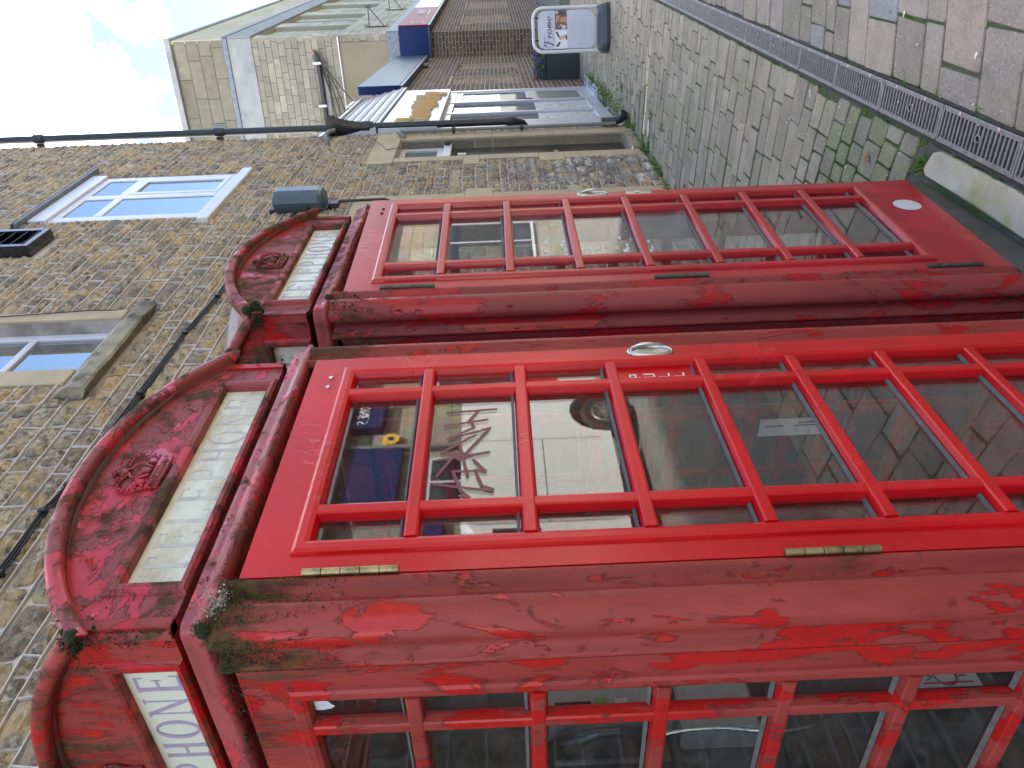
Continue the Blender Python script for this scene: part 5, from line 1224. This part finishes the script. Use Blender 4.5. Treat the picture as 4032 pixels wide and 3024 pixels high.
# ------------------------------------------------------------------ tall block
TO, TAZ = (19.70638, 1.81456, 0), -84.8; TM = frame_mat(TO, TAZ)
tb = thing('tall_building', 'tall grey blockwork building with a concrete band and brick ground floor beyond the shop', 'building', TO, R(TAZ))
zA, zB, zC, zD, zE = 4.16, 5.36, 7.49, 8.07, 8.19
mb = MB(); mb.box(-6, -.002, .004, .4, -.08, 9.44); obj('wall', mb, M['ajoint'], tb)
AS = [(.235, .22, .175), (.215, .20, .16), (.25, .235, .185), (.21, .195, .155)]
AD = [(.175, .163, .122), (.165, .152, .114), (.185, .172, .128)]
def ash(parent, x0, x1, z0, z1, ch, bl, pal, Mx, y=0, holes=[], seed=0, jit=.0, jn=.006, dx=0):
    g = random.Random(seed); its = []; z = z0; k = 0
    while z < z1-.03:
        zb = min(z+ch, z1)
        if z1-zb < ch*.4: zb = z1
        for (a, b) in free_intervals(x0, x1, z, zb, holes):
            s_ = a-g.uniform(0, bl)
            while s_ < b-.02:
                l_ = bl*g.uniform(1-jit, 1+jit); p, q = max(s_, a), min(s_+l_, b); s_ += l_
                if q-p < .04: continue
                kk = g.uniform(.85, 1.15); c_ = tuple(v*kk for v in g.choice(pal))
                its.append((Mx @ Vector(((p+q)/2, y, (z+zb)/2)), sqrt((q-p)*(zb-z)), block(p+jn, q-jn, z+jn, zb-jn, None, y=y-.006, bev=.006, colr=c_, seed=g.random(), depth=.03)))
        z = zb; k += 1
    return its
its = ash(tb, -5, 0, zB, zC, .165, .40, AS, TM, seed=1, jit=.25)+ash(tb, -5, 0, zE, 9.40, .305, .80, AD, TM, seed=2, jit=.3, jn=.010, holes=[(-2.12, -1.95, 8.48, 8.86)])+ash(tb, -.16, 0, zA, zB, .165, .2, AS, TM, seed=3)
# brick pier below
def pier_bricks():
    g = random.Random(9); out_ = []; z = -.03; k = 0
    while z < 3.12:
        s_ = -.62-(.125 if k % 2 else 0)
        while s_ < -.01:
            p, q = max(s_, -.62), min(s_+.25, 0); s_ += .25
            if q-p < .03: continue
            kk = g.uniform(.75, 1.2); c_ = tuple(v*kk for v in g.choice(DB)); out_.append((TM @ Vector(((p+q)/2, 0, z)), .14, block(p+.006, q-.006, z+.006, z+.0775, None, y=-.026, bev=.004, colr=c_, seed=g.random(), depth=.02)))
        z += .0835; k += 1
    return out_
mb = MB(); mb.box(-.62, 0, -.02, .3, -.08, 3.2); pr_ = obj('pier_core', mb, M['bmortar'], tb)
pieces('brick', pier_bricks(), M['brick'], tb, 145, 'far_bricks')
pieces('block', its, M['ashlar'], tb, 290, 'far_blocks')
mb = MB(); mb.box(-6, .03, -.05, .3, zD, zE, .01); obj('lead_band', mb, M['lead'], tb)
mb = MB(); mb.box(-6, .012, -.022, .3, zC, zD-.002, .006); obj('concrete_band', mb, M['concrete'], tb)
mb = MB(); mb.box(-6, -.165, -.008, .3, zA, zB-.03); obj('rendered_panel', mb, M['render'], tb)
mb = MB(); mb.tube([(-3, -.03, zB-.02), (-.02, -.03, zB)], .02, 6); obj('white_pipe', mb, M['white_paint'], tb)
mb = MB(); mb.box(-1.2, .03, -.06, .2, 3.86, zA-.002, .01); mb.box(-1.2, .06, -.12, -.06, 3.84, 3.9, .01); obj('lead_flashing', mb, M['lead'], tb)
mb = MB(); mb.box(-6, .06, -.07, .45, 9.45, 9.60, .01); obj('coping', mb, M['concrete'], tb)
mb = MB(); mb.box(-2.12, -1.95, -.01, .02, 8.48, 8.86); vg = obj('vent_grille', mb, M['phone_black'], tb)
for i in range(5): mb = MB(); mb.box(-2.10+i*.03, -2.09+i*.03, -.02, -.01, 8.49, 8.85); obj('grille_bar', mb, M['greypipe'], vg)
# side along the street
s2 = R(1.6-TAZ)
sd_ = bpy.data.objects.new('street_front', None); 
SDM = frame_mat(TO, 1.6)
def SD(mb, n, m, p=None):
    inv = TM.inverted() @ SDM; mb.v = [tuple(inv @ Vector(v)) for v in mb.v]; return obj(n, mb, m, p or tb)
wins = [(.62, 2.4, 5.4, 7.5), (3.37, 5.6, 5.4, 7.5), (6.7, 9.1, 5.4, 7.5), (10.0, 12.6, 5.4, 7.5)]
brk = [(1.5, 4.1, 1.05, 2.36), (5.6, 8.6, 1.05, 2.36)]
mb = MB(); holed_wall(mb, .0, 34, 3.9, 8.06, [(a, b, c, d-.012) for a, b, c, d in wins], .004, .5)
for a, b, c, d in wins: mb.box(a, b, .12, .5, c, d)
SD(mb, 'wall', M['ajoint_pale'])
PA = [(.46, .43, .33), (.50, .46, .36), (.43, .40, .31)]
its = ash(tb, 0, 20, 4.16, 7.49, .24, .55, PA, SDM, holes=wins, seed=5, jit=.1, jn=.004)
for a, b, c, d in wins: its += ash(tb, a, b, c, 7.49, .24, .55, PA, SDM, y=.112, seed=6, jn=.004)
inv = TM.inverted() @ SDM
def conv(fn):
    def q(mb):
        o = len(mb.v); fn(mb); mb.v[o:] = [tuple(inv @ Vector(v)) for v in mb.v[o:]]
    return q
its = [(c, s_, conv(fn)) for c, s_, fn in its]
mbx = MB()
for c, s_, fn in its: fn(mbx)
o = obj('front_blocks', mbx, M['ashlar_pale'], tb); o['kind'] = 'stuff'
for a, b, c, d in wins:
    m_ = MB()
    for k in range(int((b-a)/.6)): m_.box(a+.1+k*.6, a+.14+k*.6, .09, .118, c, d-.02)
    SD(m_, 'mullion', M['concrete'])
M['parapet'] = mat('buff_parapet', (.46, .42, .30), .85, noise_amt=.1, scale=2, dark=(.36, .32, .22), dscale=1.2, stretch=(.3, .3, 2))
mb = MB(); mb.box(.0, 34, -.01, .5, zE, 9.45); SD(mb, 'parapet', M['parapet'])
mb = MB(); mb.box(-.02, 34, -.05, .3, 9.452, 9.60, .01); SD(mb, 'coping', M['concrete'])
mb = MB(); mb.box(.0, 34, -.06, .3, zC, zD); SD(mb, 'concrete_band', M['concrete'])
mb = MB(); mb.box(.0, 34, -.08, .3, zD+.002, zE-.002, .01); SD(mb, 'lead_band', M['lead'])
mb = MB(); mb.box(-.02, 34, -.05, .3, 3.86, 4.158, .01); SD(mb, 'lead_flashing', M['lead'])
mb = MB(); holed_wall(mb, .0, 34, -.08, 3.88, brk, .002, .5)
for a, b, c, d in brk: mb.box(a, b, .045, .5, c, d)
SD(mb, 'brick_core', M['bmortar'])
g = random.Random(4); its = []
for (x0, x1, z0, z1, hl, y, pal) in [(0, 13, -.03, 3.12, brk, 0, DB)]+[(a, b, c, d, [], .043, PB) for a, b, c, d in brk]:
    z = z0; k = 0
    while z < z1-.02:
        zb = min(z+.0835, z1)
        for (a, b) in free_intervals(x0, x1, z, zb, hl):
            s_ = math.floor(a/.25)*.25-(.125 if k % 2 else 0)
            while s_ < b-.02:
                p, q = max(s_, a), min(s_+.25, b); s_ += .25
                if q-p < .03: continue
                kk = g.uniform(.78, 1.25); c_ = tuple(v*kk for v in g.choice(pal)); its.append((SDM @ Vector(((p+q)/2, y, z)), .1, conv(block(p+.008, q-.008, z+.008, zb-.008, None, y=y-.006, bev=.004, colr=c_, seed=g.random(), depth=.02))))
        z = zb; k += 1
pieces('brick', its, M['brick'], tb, 140, 'far_bricks')
# fascia round the pier: blue return, then crimson, then pale
def T4(mb, n, m): 
    q = bf.matrix_world; Minv = (Matrix.Translation(SM @ Vector((-3.0, 0, 0))) @ Matrix.Rotation(R(SAZ), 4, 'Z')).inverted() @ TM
    mb.v = [tuple(Minv @ Vector(v)) for v in mb.v]; return obj(n, mb, m, bf)
mb = MB(); mb.box(-.64, .14, -.30, .1, 3.125, 3.825, .006); T4(mb, 'return_panel', M['blue'])
mb = MB(); mb.box(-.62, .13, -.29, .1, 3.06, 3.124); T4(mb, 'soffit_trim', M['bluesoff'])
rf = thing('red_fascia', 'crimson shop fascia with small pale lettering on the far street front', 'fascia', TO, R(1.6))
mb = MB(); mb.box(-.2, 4.6, -.19, .0, 3.13, 3.83, .006); obj('panel', mb, M['red'], rf)
mb = MB(); mb.box(4.61, 14, -.19, .0, 3.13, 3.83, .006); obj('pale_panel', mb, M['shopwhite'], rf)
mb = MB(); mb.box(-.2, 14, -.18, .0, 3.06, 3.128); obj('soffit_trim', mb, M['bluesoff'], rf)
mb = MB()
mb.box(.15, .55, -.196, -.19, 3.25, 3.29); mb.box(.18, .22, -.196, -.19, 3.25, 3.46); mb.box(.32, .36, -.196, -.19, 3.25, 3.50); mb.box(.47, .51, -.196, -.19, 3.25, 3.46); mb.box(.15, .55, -.196, -.19, 3.52, 3.55)
obj('emblem', mb, M['goldpale'], rf)
mb = MB()
for i, x in enumerate((2.5, 2.85, 3.2)): mb.tube([(x, -.196, 3.36), (x+.05, -.196, 3.56), (x+.2, -.196, 3.40), (x+.26, -.196, 3.58)], .022, 4)
mb.box(2.45, 3.55, -.197, -.19, 3.28, 3.31); obj('lettering', mb, M['letter_w'], rf)
# wrought iron hanging brackets
def bracket(x, z, label):
    b = thing('hanging_bracket', label, 'bracket', SDM @ Vector((x, 0, z)), R(1.6), 'wrought iron brackets on the tall building')
    mb = MB(); mb.tube([(0, -.02, 0), (0, -.02, .5)], .014, 6); obj('back_bar', mb, M['dark_metal'], b)
    mb = MB(); mb.tube([(0, -.02, .44), (0, -.5, .42)], .013, 6); mb.tube([(0, -.02, .05), (0, -.25, .22), (0, -.48, .41)], .011, 6)
    for (cy_, cz_) in ((-.04, .52), (-.04, -.03), (-.5, .46), (-.5, .37)): mb.tube([(0, cy_+.035*cos(a), cz_+.035*sin(a)) for a in [2*pi*i/12 for i in range(12)]], .008, 5, closed=True)
    obj('scroll_arm', mb, M['dark_metal'], b)
bracket(1.48, 4.33, 'nearer wrought iron hanging bracket above the crimson fascia'); bracket(6.2, 4.33, 'farther wrought iron hanging bracket, at the picture edge')
# cables and tray on the block's end wall
cb = thing('wall_cables', 'thick black cables and a perforated tray on the tall grey end wall', 'cable', TO, R(TAZ))
for k in range(3): mb = MB(); mb.tube([(-.34, -.03, 5.96-.0*k), (-.5, -.05-.03*k, 5.94-.03*k), (-1.0, -.05-.03*k, 5.93-.03*k), (-3.2, -.05-.03*k, 5.91-.03*k)], .028, 8); obj('thick_cable', mb, M['cable'], cb)
for k, (sg_, e_) in enumerate(((.22, 5.62), (.32, 5.52), (.45, 5.42), (.9, 4.7))):
    mb = MB(); n = 14; mb.tube([(-.34-(2.3 if k < 3 else 1.75)*i/n, -.08-.02*k, 5.95+(e_-5.95)*(i/n)-sg_*.55*sin(pi*i/n)*(1 if k < 3 else -.1)) for i in range(n+1)], .014, 6); obj('slack_cable', mb, M['cable'], cb)
mb = MB(); mb.box(-3.2, -.62, -.05, -.01, 5.72, 5.82); tr = obj('cable_tray', mb, M['concrete'], cb)
mb = MB()
for i in range(40):
    for j in (5.745, 5.77, 5.795): mb.box(-3.15+i*.06, -3.125+i*.06, -.0515, -.05, j-.006, j+.006)
o = obj('tray_holes', mb, M['ajoint'], tr); o['kind'] = 'stuff'
for x in (-.6, -1.6): mb = MB(); mb.box(x-.03, x+.03, -.16, 0, 5.82, 6.02, .01); obj('clamp', mb, M['shopwhite'], cb)
mb = MB(); mb.tube([(-.34, -.02, 5.97), (-.36, .03, 6.0)], .05, 8); obj('sealed_hole', mb, mat('brick_red_filler', (.35, .2, .14), .9), cb)
fl_ = thing('floodlight', 'black floodlight on the low shop roof beside the ribbed canopy', 'floodlight', SM @ Vector((-5.6, .35, 3.9)), R(SAZ))
mb = MB(); mb.box(-.35, .25, -.12, .12, -.30, .22, .03); obj('housing', mb, M['dark_metal'], fl_)
mb = MB(); mb.box(-.33, .23, -.16, -.125, .12, .2, .01); obj('lens', mb, mat('pale_green_lens', (.45, .48, .28), .3), fl_)

# ------------------------------------------------------------------ A-board and planter
AO, AA = (10.329, .593, gz(10.3)), -68
ab = thing('pavement_sign', 'white framed pavement sign reading Frome Nails & Spa on a grey moulded base', 'sign', AO, R(AA))
mb = MB(); mb.smooth = True; hw2, zt2, rr2 = .275, 1.005, .13
pts = [(-hw2, 0, .10), (-hw2, 0, zt2-rr2)]+[(-hw2+rr2-rr2*cos(a), 0, zt2-rr2+rr2*sin(a)) for a in [pi/2*i/7 for i in range(1, 8)]]+[(hw2-rr2+rr2*sin(a), 0, zt2-rr2+rr2*cos(a)) for a in [pi/2*i/7 for i in range(0, 8)]]+[(hw2, 0, .10)]
mb.tube(pts, .023, 10); obj('frame', mb, M['white_paint'], ab)
M['moulded'] = mat('grey_moulded_plastic', (.055, .065, .075), .42, noise_amt=.1, scale=10)
mb = MB(); vs = []; fs = []; lv = [(0, .30, .19), (.05, .31, .20), (.10, .30, .17), (.145, .285, .10), (.155, .27, .06)]
for z_, a_, b_ in lv:
    for i in range(20):
        t = 2*pi*i/20; vs.append((a_*math.copysign(abs(cos(t))**.5, cos(t)), b_*math.copysign(abs(sin(t))**.7, sin(t)), z_))
for j in range(len(lv)-1): fs += [(j*20+i, j*20+(i+1) % 20, (j+1)*20+(i+1) % 20, (j+1)*20+i) for i in range(20)]
fs.append(tuple(range(len(vs)-20, len(vs)))); mb.add(vs, fs); recalc(obj('base', mb, M['moulded'], ab))
px0, px1, pz0, pz1 = -.238, .238, .19, .945
def rrect(x0, x1, z0, z1, r, n=6):
    o = []
    for (cx_, cz_, a0) in ((x1-r, z1-r, 0), (x0+r, z1-r, pi/2), (x0+r, z0+r, pi), (x1-r, z0+r, 1.5*pi)): o += [(cx_+r*cos(a0+pi/2*i/n), cz_+r*sin(a0+pi/2*i/n)) for i in range(n+1)]
    return o
M['signwhite'] = mat('sign_panel_white', (.52, .55, .64), .3, noise_amt=.02, scale=3)
mb = MB(); mb.prism(rrect(px0, px1, pz0, pz1, .09), -.006, .006, 'y'); pn = obj('panel', mb, M['signwhite'], ab)
for x in (-.13, .15): mb = MB(); mb.tube([(x, -.005, .935), (x, -.02, .965), (x, .0, .995)], .010, 6); obj('spring_hook', mb, M['dark_metal'], ab)
def poly(mb, pts, y): mb.add([(p[0], y, p[1]) for p in pts], [tuple(range(len(pts)))])
C3 = lambda n, c, r=.6: mat(n, c, r)
mb = MB(); poly(mb, [(px0, .555), (0.0, .555), (0.0, .715), (px0, .715)], -.0066); obj('print_white', mb, C3('photo_white', (.72, .74, .76)), pn)
mb = MB(); poly(mb, [(.0, .555), (px1, .555), (px1, .715), (.0, .715)], -.0066); obj('print_brown', mb, C3('photo_brown', (.15, .11, .11)), pn)
skin = C3('photo_skin', (.50, .24, .17)); skin2 = C3('photo_skin_light', (.62, .38, .30)); blk = C3('photo_black', (.02, .02, .025)); lite = C3('photo_light', (.6, .55, .52))
mb = MB(); poly(mb, [(-.09, .68), (-.135, .655), (-.11, .575), (-.06, .56), (-.075, .615)], -.0070); obj('print_hand', mb, skin2, pn)
mb = MB(); poly(mb, [(-.03, .71), (-.10, .675), (-.09, .655), (-.02, .69)], -.0072); poly(mb, [(-.21, .71), (-.15, .66), (-.16, .645), (-.2, .665), (-.22, .69)], -.0072); poly(mb, [(-.13, .575), (-.07, .572), (-.07, .557), (-.13, .557)], -.0072); obj('print_black', mb, blk, pn)
mb = MB(); poly(mb, [(.09, .713), (.12, .700), (.17, .700), (.18, .655), (.13, .655), (.10, .672)], -.0070); poly(mb, [(.10, .655), (.15, .64), (.16, .56), (.08, .557), (.09, .61)], -.0070); obj('print_feet', mb, skin, pn)
mb = MB(); [poly(mb, [(x+r_*cos(a), z_+r_*sin(a)) for a in [2*pi*i/8 for i in range(8)]], -.0071) for x, z_, r_ in ((.03, .60, .028), (.055, .635, .012), (.215, .69, .018), (.04, .66, .008))]; obj('print_flower', mb, lite, pn)
mb = MB()
for i in range(7): poly(mb, [(.175+.008*i, .565+.006*i), (.178+.008*i, .565+.006*i), (.192+.006*i, .66), (.189+.006*i, .66)], -.0071)
obj('print_stripes', mb, blk, pn)
# Frome in slanted calligraphic strokes
def stroke(mb, pts, w_, y):
    for (a, b) in zip(pts[:-1], pts[1:]):
        y -= .00012
        dx, dz = b[0]-a[0], b[1]-a[1]; l_ = math.hypot(dx, dz) or 1; thick = w_*(.30+.85*abs(dz/l_)*(1 if dx*dz >= -1e-9 else .5)); nx, nzz = -dz/l_*thick, dx/l_*thick; ex, ez = dx/l_*w_*.3, dz/l_*w_*.3
        mb.add([(a[0]-nx-ex, y, a[1]-nzz-ez), (b[0]-nx+ex, y, b[1]-nzz+ez), (b[0]+nx+ex, y, b[1]+nzz+ez), (a[0]+nx-ex, y, a[1]+nzz-ez)], [(0, 1, 2, 3)])
def el(cx_, cz_, a_, b_, t0, t1, n=14, sh=.28): return [(cx_+a_*cos(t0+(t1-t0)*i/n)+sh*b_*sin(t0+(t1-t0)*i/n), cz_+b_*sin(t0+(t1-t0)*i/n)) for i in range(n+1)]
mb = MB(); z0 = .765; h = .045; yy = -.0075
FR = [[(-.175, z0-.02), (-.155, z0+.02), (-.140, z0+.095)], [(-.190, z0+.075), (-.175, z0+.098), (-.14, z0+.094), (-.085, z0+.100)], [(-.152, z0+.045), (-.105, z0+.047)], [(-.19, z0-.015), (-.178, z0-.028), (-.168, z0-.015)],
      [(-.090, z0), (-.078, z0+h)], [(-.080, z0+h*.6), (-.066, z0+h), (-.052, z0+h*.9)],
      el(-.018, z0+h*.5, .024, h*.52, 0, 2*pi, 18),
      [(.025, z0), (.037, z0+h)], [(.036, z0+h*.6), (.052, z0+h), (.060, z0+h*.8), (.052, z0)], [(.060, z0+h*.6), (.076, z0+h), (.086, z0+h*.8), (.078, z0), (.086, z0-.002)],
      [(.112, z0+h*.5), (.150, z0+h*.55)]+el(.130, z0+h*.5, .021, h*.52, .15, 1.75*pi, 14)]
for s_ in FR: stroke(mb, [(p[0]*1.08, p[1]) for p in s_], .0065, yy)
obj('lettering', mb, M['ink'], pn)
mb = MB()                                              # NAILS & SPA, thin grey capitals
SEG = {'N': [[(0, 0), (0, 1)], [(0, 1), (1, 0)], [(1, 0), (1, 1)]], 'A': [[(0, 0), (.5, 1)], [(.5, 1), (1, 0)], [(.2, .4), (.8, .4)]], 'I': [[(.5, 0), (.5, 1)]], 'L': [[(0, 1), (0, 0)], [(0, 0), (.8, 0)]],
       'S': [[(.9, .9), (.4, 1), (.1, .8), (.5, .52), (.9, .25), (.5, 0), (.1, .1)]], '&': [[(1, 0), (.2, .8), (.5, 1), (.7, .8), (.1, .25), (.4, 0), (.9, .4)]], 'P': [[(0, 0), (0, 1)], [(0, 1), (.7, 1), (.85, .75), (.7, .5), (0, .5)]], ' ': []}
for i, ch in enumerate('NAILS & SPA'):
    for s_ in SEG[ch]: stroke(mb, [(-.125+i*.0265+p[0]*.015, .735+p[1]*.018) for p in s_], .0016, yy)
obj('small_lettering', mb, C3('grey_print', (.22, .22, .24)), pn)
mb = MB(); g = random.Random(2)
for (z_, a_, b_) in ((.505, -.05, .05), (.478, -.12, .13), (.462, -.09, .10), (.385, -.16, .17), (.362, -.03, .06), (.338, -.05, .10), (.315, -.05, .09)):
    x = a_
    while x < b_: l_ = g.uniform(.01, .03); stroke(mb, [(x, z_), (min(x+l_, b_), z_)], .0045, yy); x += l_+.006
for z_ in (.385, .362, .338, .315): stroke(mb, [(-.19 if z_ > .38 else -.085, z_-.004), (-.18 if z_ > .38 else -.075, z_+.004)], .006, yy)
o = obj('text_lines', mb, C3('fine_print', (.30, .30, .34)), pn); o['kind'] = 'stuff'
mb = MB()
for c in ((-.205, .86), (.19, .90), (-.19, .83), (.2, .78)):
    for i in range(6): a = i*1.05; poly(mb, [(c[0], c[1]), (c[0]+.035*cos(a-.25), c[1]+.035*sin(a-.25)), (c[0]+.045*cos(a), c[1]+.045*sin(a)), (c[0]+.035*cos(a+.25), c[1]+.035*sin(a+.25))], -.0068)
obj('flourishes', mb, C3('pale_flourish', (.48, .49, .56)), pn)

PO = (14.03, 1.72, gz(14)); pl = thing('planter', 'dark grey square planter standing behind the pavement sign, against the brick wall', 'planter', PO, R(-85))
M['planter'] = mat('charcoal_planter', (.035, .037, .045), .5, noise_amt=.1, scale=5)
mb = MB(); mb.box(-.25, .25, -.24, .24, 0, .60, .008); obj('box', mb, M['planter'], pl)
mb = MB(); mb.box(-.255, .255, -.245, .245, .601, .64, .006); obj('rim', mb, M['planter'], pl)
fl2 = MB(); g = random.Random(3)
for i in range(420):
    x, y, z_ = g.uniform(-.27, .27), g.uniform(-.27, .27), g.uniform(.63, .80); r_ = g.uniform(.016, .03); k = g.random()
    fl2.cur = ((.05, .11, .02) if k < .5 else (.10, .2, .04)) if k < .62 else ((.055, .03, .30) if k < .90 else (.38, .02, .06))
    n_ = Vector((g.gauss(0, .5), -.7+g.gauss(0, .4), .5)).normalized(); a = n_.cross(Vector((0, 0, 1))).normalized()*r_; b = n_.cross(a).normalized()*r_
    c = Vector((x, y, z_)); fl2.add([tuple(c+a*cos(t)+b*sin(t)*.9) for t in [2*pi*q/6 for q in range(6)]], [tuple(range(6))])
o = obj('pansies', fl2, M['grass'], None, loc=PO, rotz=R(-85)); tag(o, 'purple, blue and red pansies filling the charcoal planter', 'flowers', kind='stuff')

# ------------------------------------------------------------------ other side of the street, seen mirrored in the kiosk doors
M['bathstone'] = mat('opposite_ashlar', attr=True, rough=.85, noise_amt=.15, scale=3)
ops = thing('opposite_shop', 'pale stone shop with a blue front across the street, mirrored in the near kiosk door', 'shop', (0, -8, gz(5)))
mb = MB(); mb.box(-4, 34, -1, -.004, 0, 4.7); obj('wall', mb, M['ajoint_pale'], ops)
its = []; g = random.Random(6); z = 0.
while z < 4.65:
    s_ = -3-g.uniform(0, .5)
    while s_ < 26:
        l_ = g.uniform(.4, .7); c_ = tuple(v*g.uniform(.85, 1.1) for v in (.25, .225, .175))
        def fn(mb, p=s_, q=s_+l_, z0=z, c_=c_): mb.cur = c_; mb.box(p+.004, q-.004, -.004, .008, z0+.004, z0+.296, .003)
        its.append(((s_, -8, z), .3, fn)); s_ += l_
    z += .3
mbx = MB()
for _, _, fn in its: fn(mbx)
o = obj('stone_blocks', mbx, M['bathstone'], ops); o['kind'] = 'stuff'
M['slate'] = mat('slate_roof', (.16, .16, .17), .7, noise_amt=.2, scale=3)
mb = MB(); mb.add([(-4, .25, 4.75), (34, .25, 4.75), (34, -3.5, 7.6), (-4, -3.5, 7.6)], [(0, 1, 2, 3)]); mb.box(-4, 34, 0.02, .28, 4.62, 4.74); obj('roof', mb, M['slate'], ops)
mb = MB(); mb.box(8.6, 10.4, .01, .16, 3.55, 4.5, .01); mb.box(4.0, 8.5, .01, .12, 2.7, 3.4, .01); obj('blue_board', mb, M['blue'], ops)
mb = MB(); mb.box(11.0, 11.9, .01, .2, 4.0, 5.0, .01); hb = obj('hanging_board', mb, M['blue'], ops)
mb = MB(); SJ = {'J': [[(.8, 1), (.8, .2), (.5, 0), (.15, .2)]], 'O': [[(.5, 0), (.1, .3), (.1, .7), (.5, 1), (.9, .7), (.9, .3), (.5, 0)]], 'N': SEG['N'], 'E': [[(.9, 1), (.1, 1), (.1, 0), (.9, 0)], [(.1, .5), (.7, .5)]], 'S': SEG['S']}
for i, ch in enumerate('JONES'):
    for s_ in SJ[ch]: mb.tube([(11.82-i*.155-.11*p[0], .205, 4.30+.20*p[1]) for p in s_], .009, 5)
obj('lettering', mb, M['letter_w'], hb)
mb = MB(); mb.tube([(10.48, .1, 0), (10.48, .1, 4.6)], .055, 8); obj('grey_pipe', mb, M['greypipe'], ops)
mb = MB(); mb.prism([(10.75+.17*cos(a), 3.82+.17*sin(a)) for a in [pi/8+pi/4*i for i in range(8)]], .01, .10, 'y'); al = obj('alarm_box', mb, mat('alarm_yellow', (.65, .38, .05), .4), ops)
mb = MB(); mb.box(10.70, 10.80, .10, .105, 3.77, 3.87); obj('alarm_badge', mb, M['blue'], al)
for (x0, x1, z0, z1) in ((8.9, 10.1, 1.1, 3.0), (5.0, 7.6, .6, 2.5), (12.2, 14.5, .8, 3.0), (16, 18, .8, 3), (1.5, 3.6, .7, 2.6)):
    mb = MB(); mb.box(x0-.08, x1+.08, .008, .06, z0-.08, z1+.08); fr_ = obj('window_frame', mb, M['shopwhite'], ops)
    mb = MB(); mb.box(x0, (x0+x1)/2-.03, .06, .065, z0, z1); mb.box((x0+x1)/2+.03, x1, .06, .065, z0, z1); obj('pane', mb, M['skyglass'], fr_)
# white van parked opposite
M['van'] = mat('white_van_paint', (.78, .78, .77), .3, coat=.6, noise_amt=.03, scale=3); M['tyre'] = mat('black_tyre', (.02, .02, .02), .8)
vn = thing('white_van', 'white van parked across the street, mirrored in the near kiosk door', 'van', (5.6, -5.5, gz(5.6)))
prof_ = [(-2.35, .38), (-2.38, .75), (-2.25, 1.05), (-1.55, 1.22), (-.85, 1.95), (-.55, 2.12), (1.6, 2.16), (1.95, 2.05), (2.0, 1.2), (2.02, .42), (1.75, .36)]
def arch_cut(cx_): return [(cx_+.42, .36)]+[(cx_+.42*cos(a), .40+.42*sin(a)) for a in [pi*i/8 for i in range(9)]]+[(cx_-.42, .36)]
low = arch_cut(1.27)+arch_cut(-1.5)
mb = MB(); body = prof_+low
n = len(body); vs = [(x, y, z) for y, ins in ((-.92, 0), (-.80, 0), (.80, 0), (.92, 0)) for x, z in body]
vs = [(x*(1-.015*(abs(y) > .85)), y, z*(1 if abs(y) < .85 else (.985 if z > 1.9 else 1))) for x, y, z in vs]
fs = [(j*n+i, j*n+(i+1) % n, (j+1)*n+(i+1) % n, (j+1)*n+i) for j in range(3) for i in range(n)]+[tuple(range(n)), tuple(range(3*n, 4*n))]
mb.add(vs, fs); recalc(obj('body', mb, M['van'], vn))
for cx_ in (1.27, -1.5):
    for sy in (-1, 1):
        mb = MB(); mb.tube([(cx_, sy*.70, .34), (cx_, sy*.72, .34), (cx_, sy*.87, .34), (cx_, sy*.89, .34)], [.29, .335, .335, .29], 24); wl = obj('wheel', mb, M['tyre'], vn)
        mb = MB(); mb.tube([(cx_, sy*.88, .34), (cx_, sy*.90, .34)], [.215, .20], 20); mb.tube([(cx_, sy*.90, .34), (cx_, sy*.915, .34)], [.08, .05], 12); obj('rim', mb, mat('steel_rim', (.22, .22, .21), .4, metal=.6), wl)
        mb = MB()
        for k in range(10): mb.tube([(cx_+.155*cos(2*pi*k/10), sy*.903, .34+.155*sin(2*pi*k/10)), (cx_+.155*cos(2*pi*k/10), sy*.908, .34+.155*sin(2*pi*k/10))], .022, 7)
        obj('rim_holes', mb, M['tyre'], wl)
for sy in (-1, 1):
    mb = MB(); mb.box(-1.5, -.72, sy*.905, sy*.925, 1.28, 1.78, .005); obj('cab_window', mb, M['skyglass'], vn)
    mb = MB(); mb.box(1.93, 2.03, sy*.78, sy*.925, .9, 1.35, .01); obj('tail_light', mb, mat('red_lens', (.5, .02, .02), .2), vn)
    mb = MB(); mb.box(-.66, -.652, sy*.915, sy*.9225, .5, 1.95); mb.box(.72, .728, sy*.915, sy*.9225, .5, 1.95); mb.box(-.65, .72, sy*.915, sy*.9225, 1.18, 1.188); obj('door_gap', mb, M['ajoint'], vn)
mb = MB(); mb.box(-2.44, -2.2, -.8, .8, .36, .62, .03); mb.box(1.95, 2.08, -.85, .85, .36, .58, .03); obj('bumper', mb, M['planter'], vn)
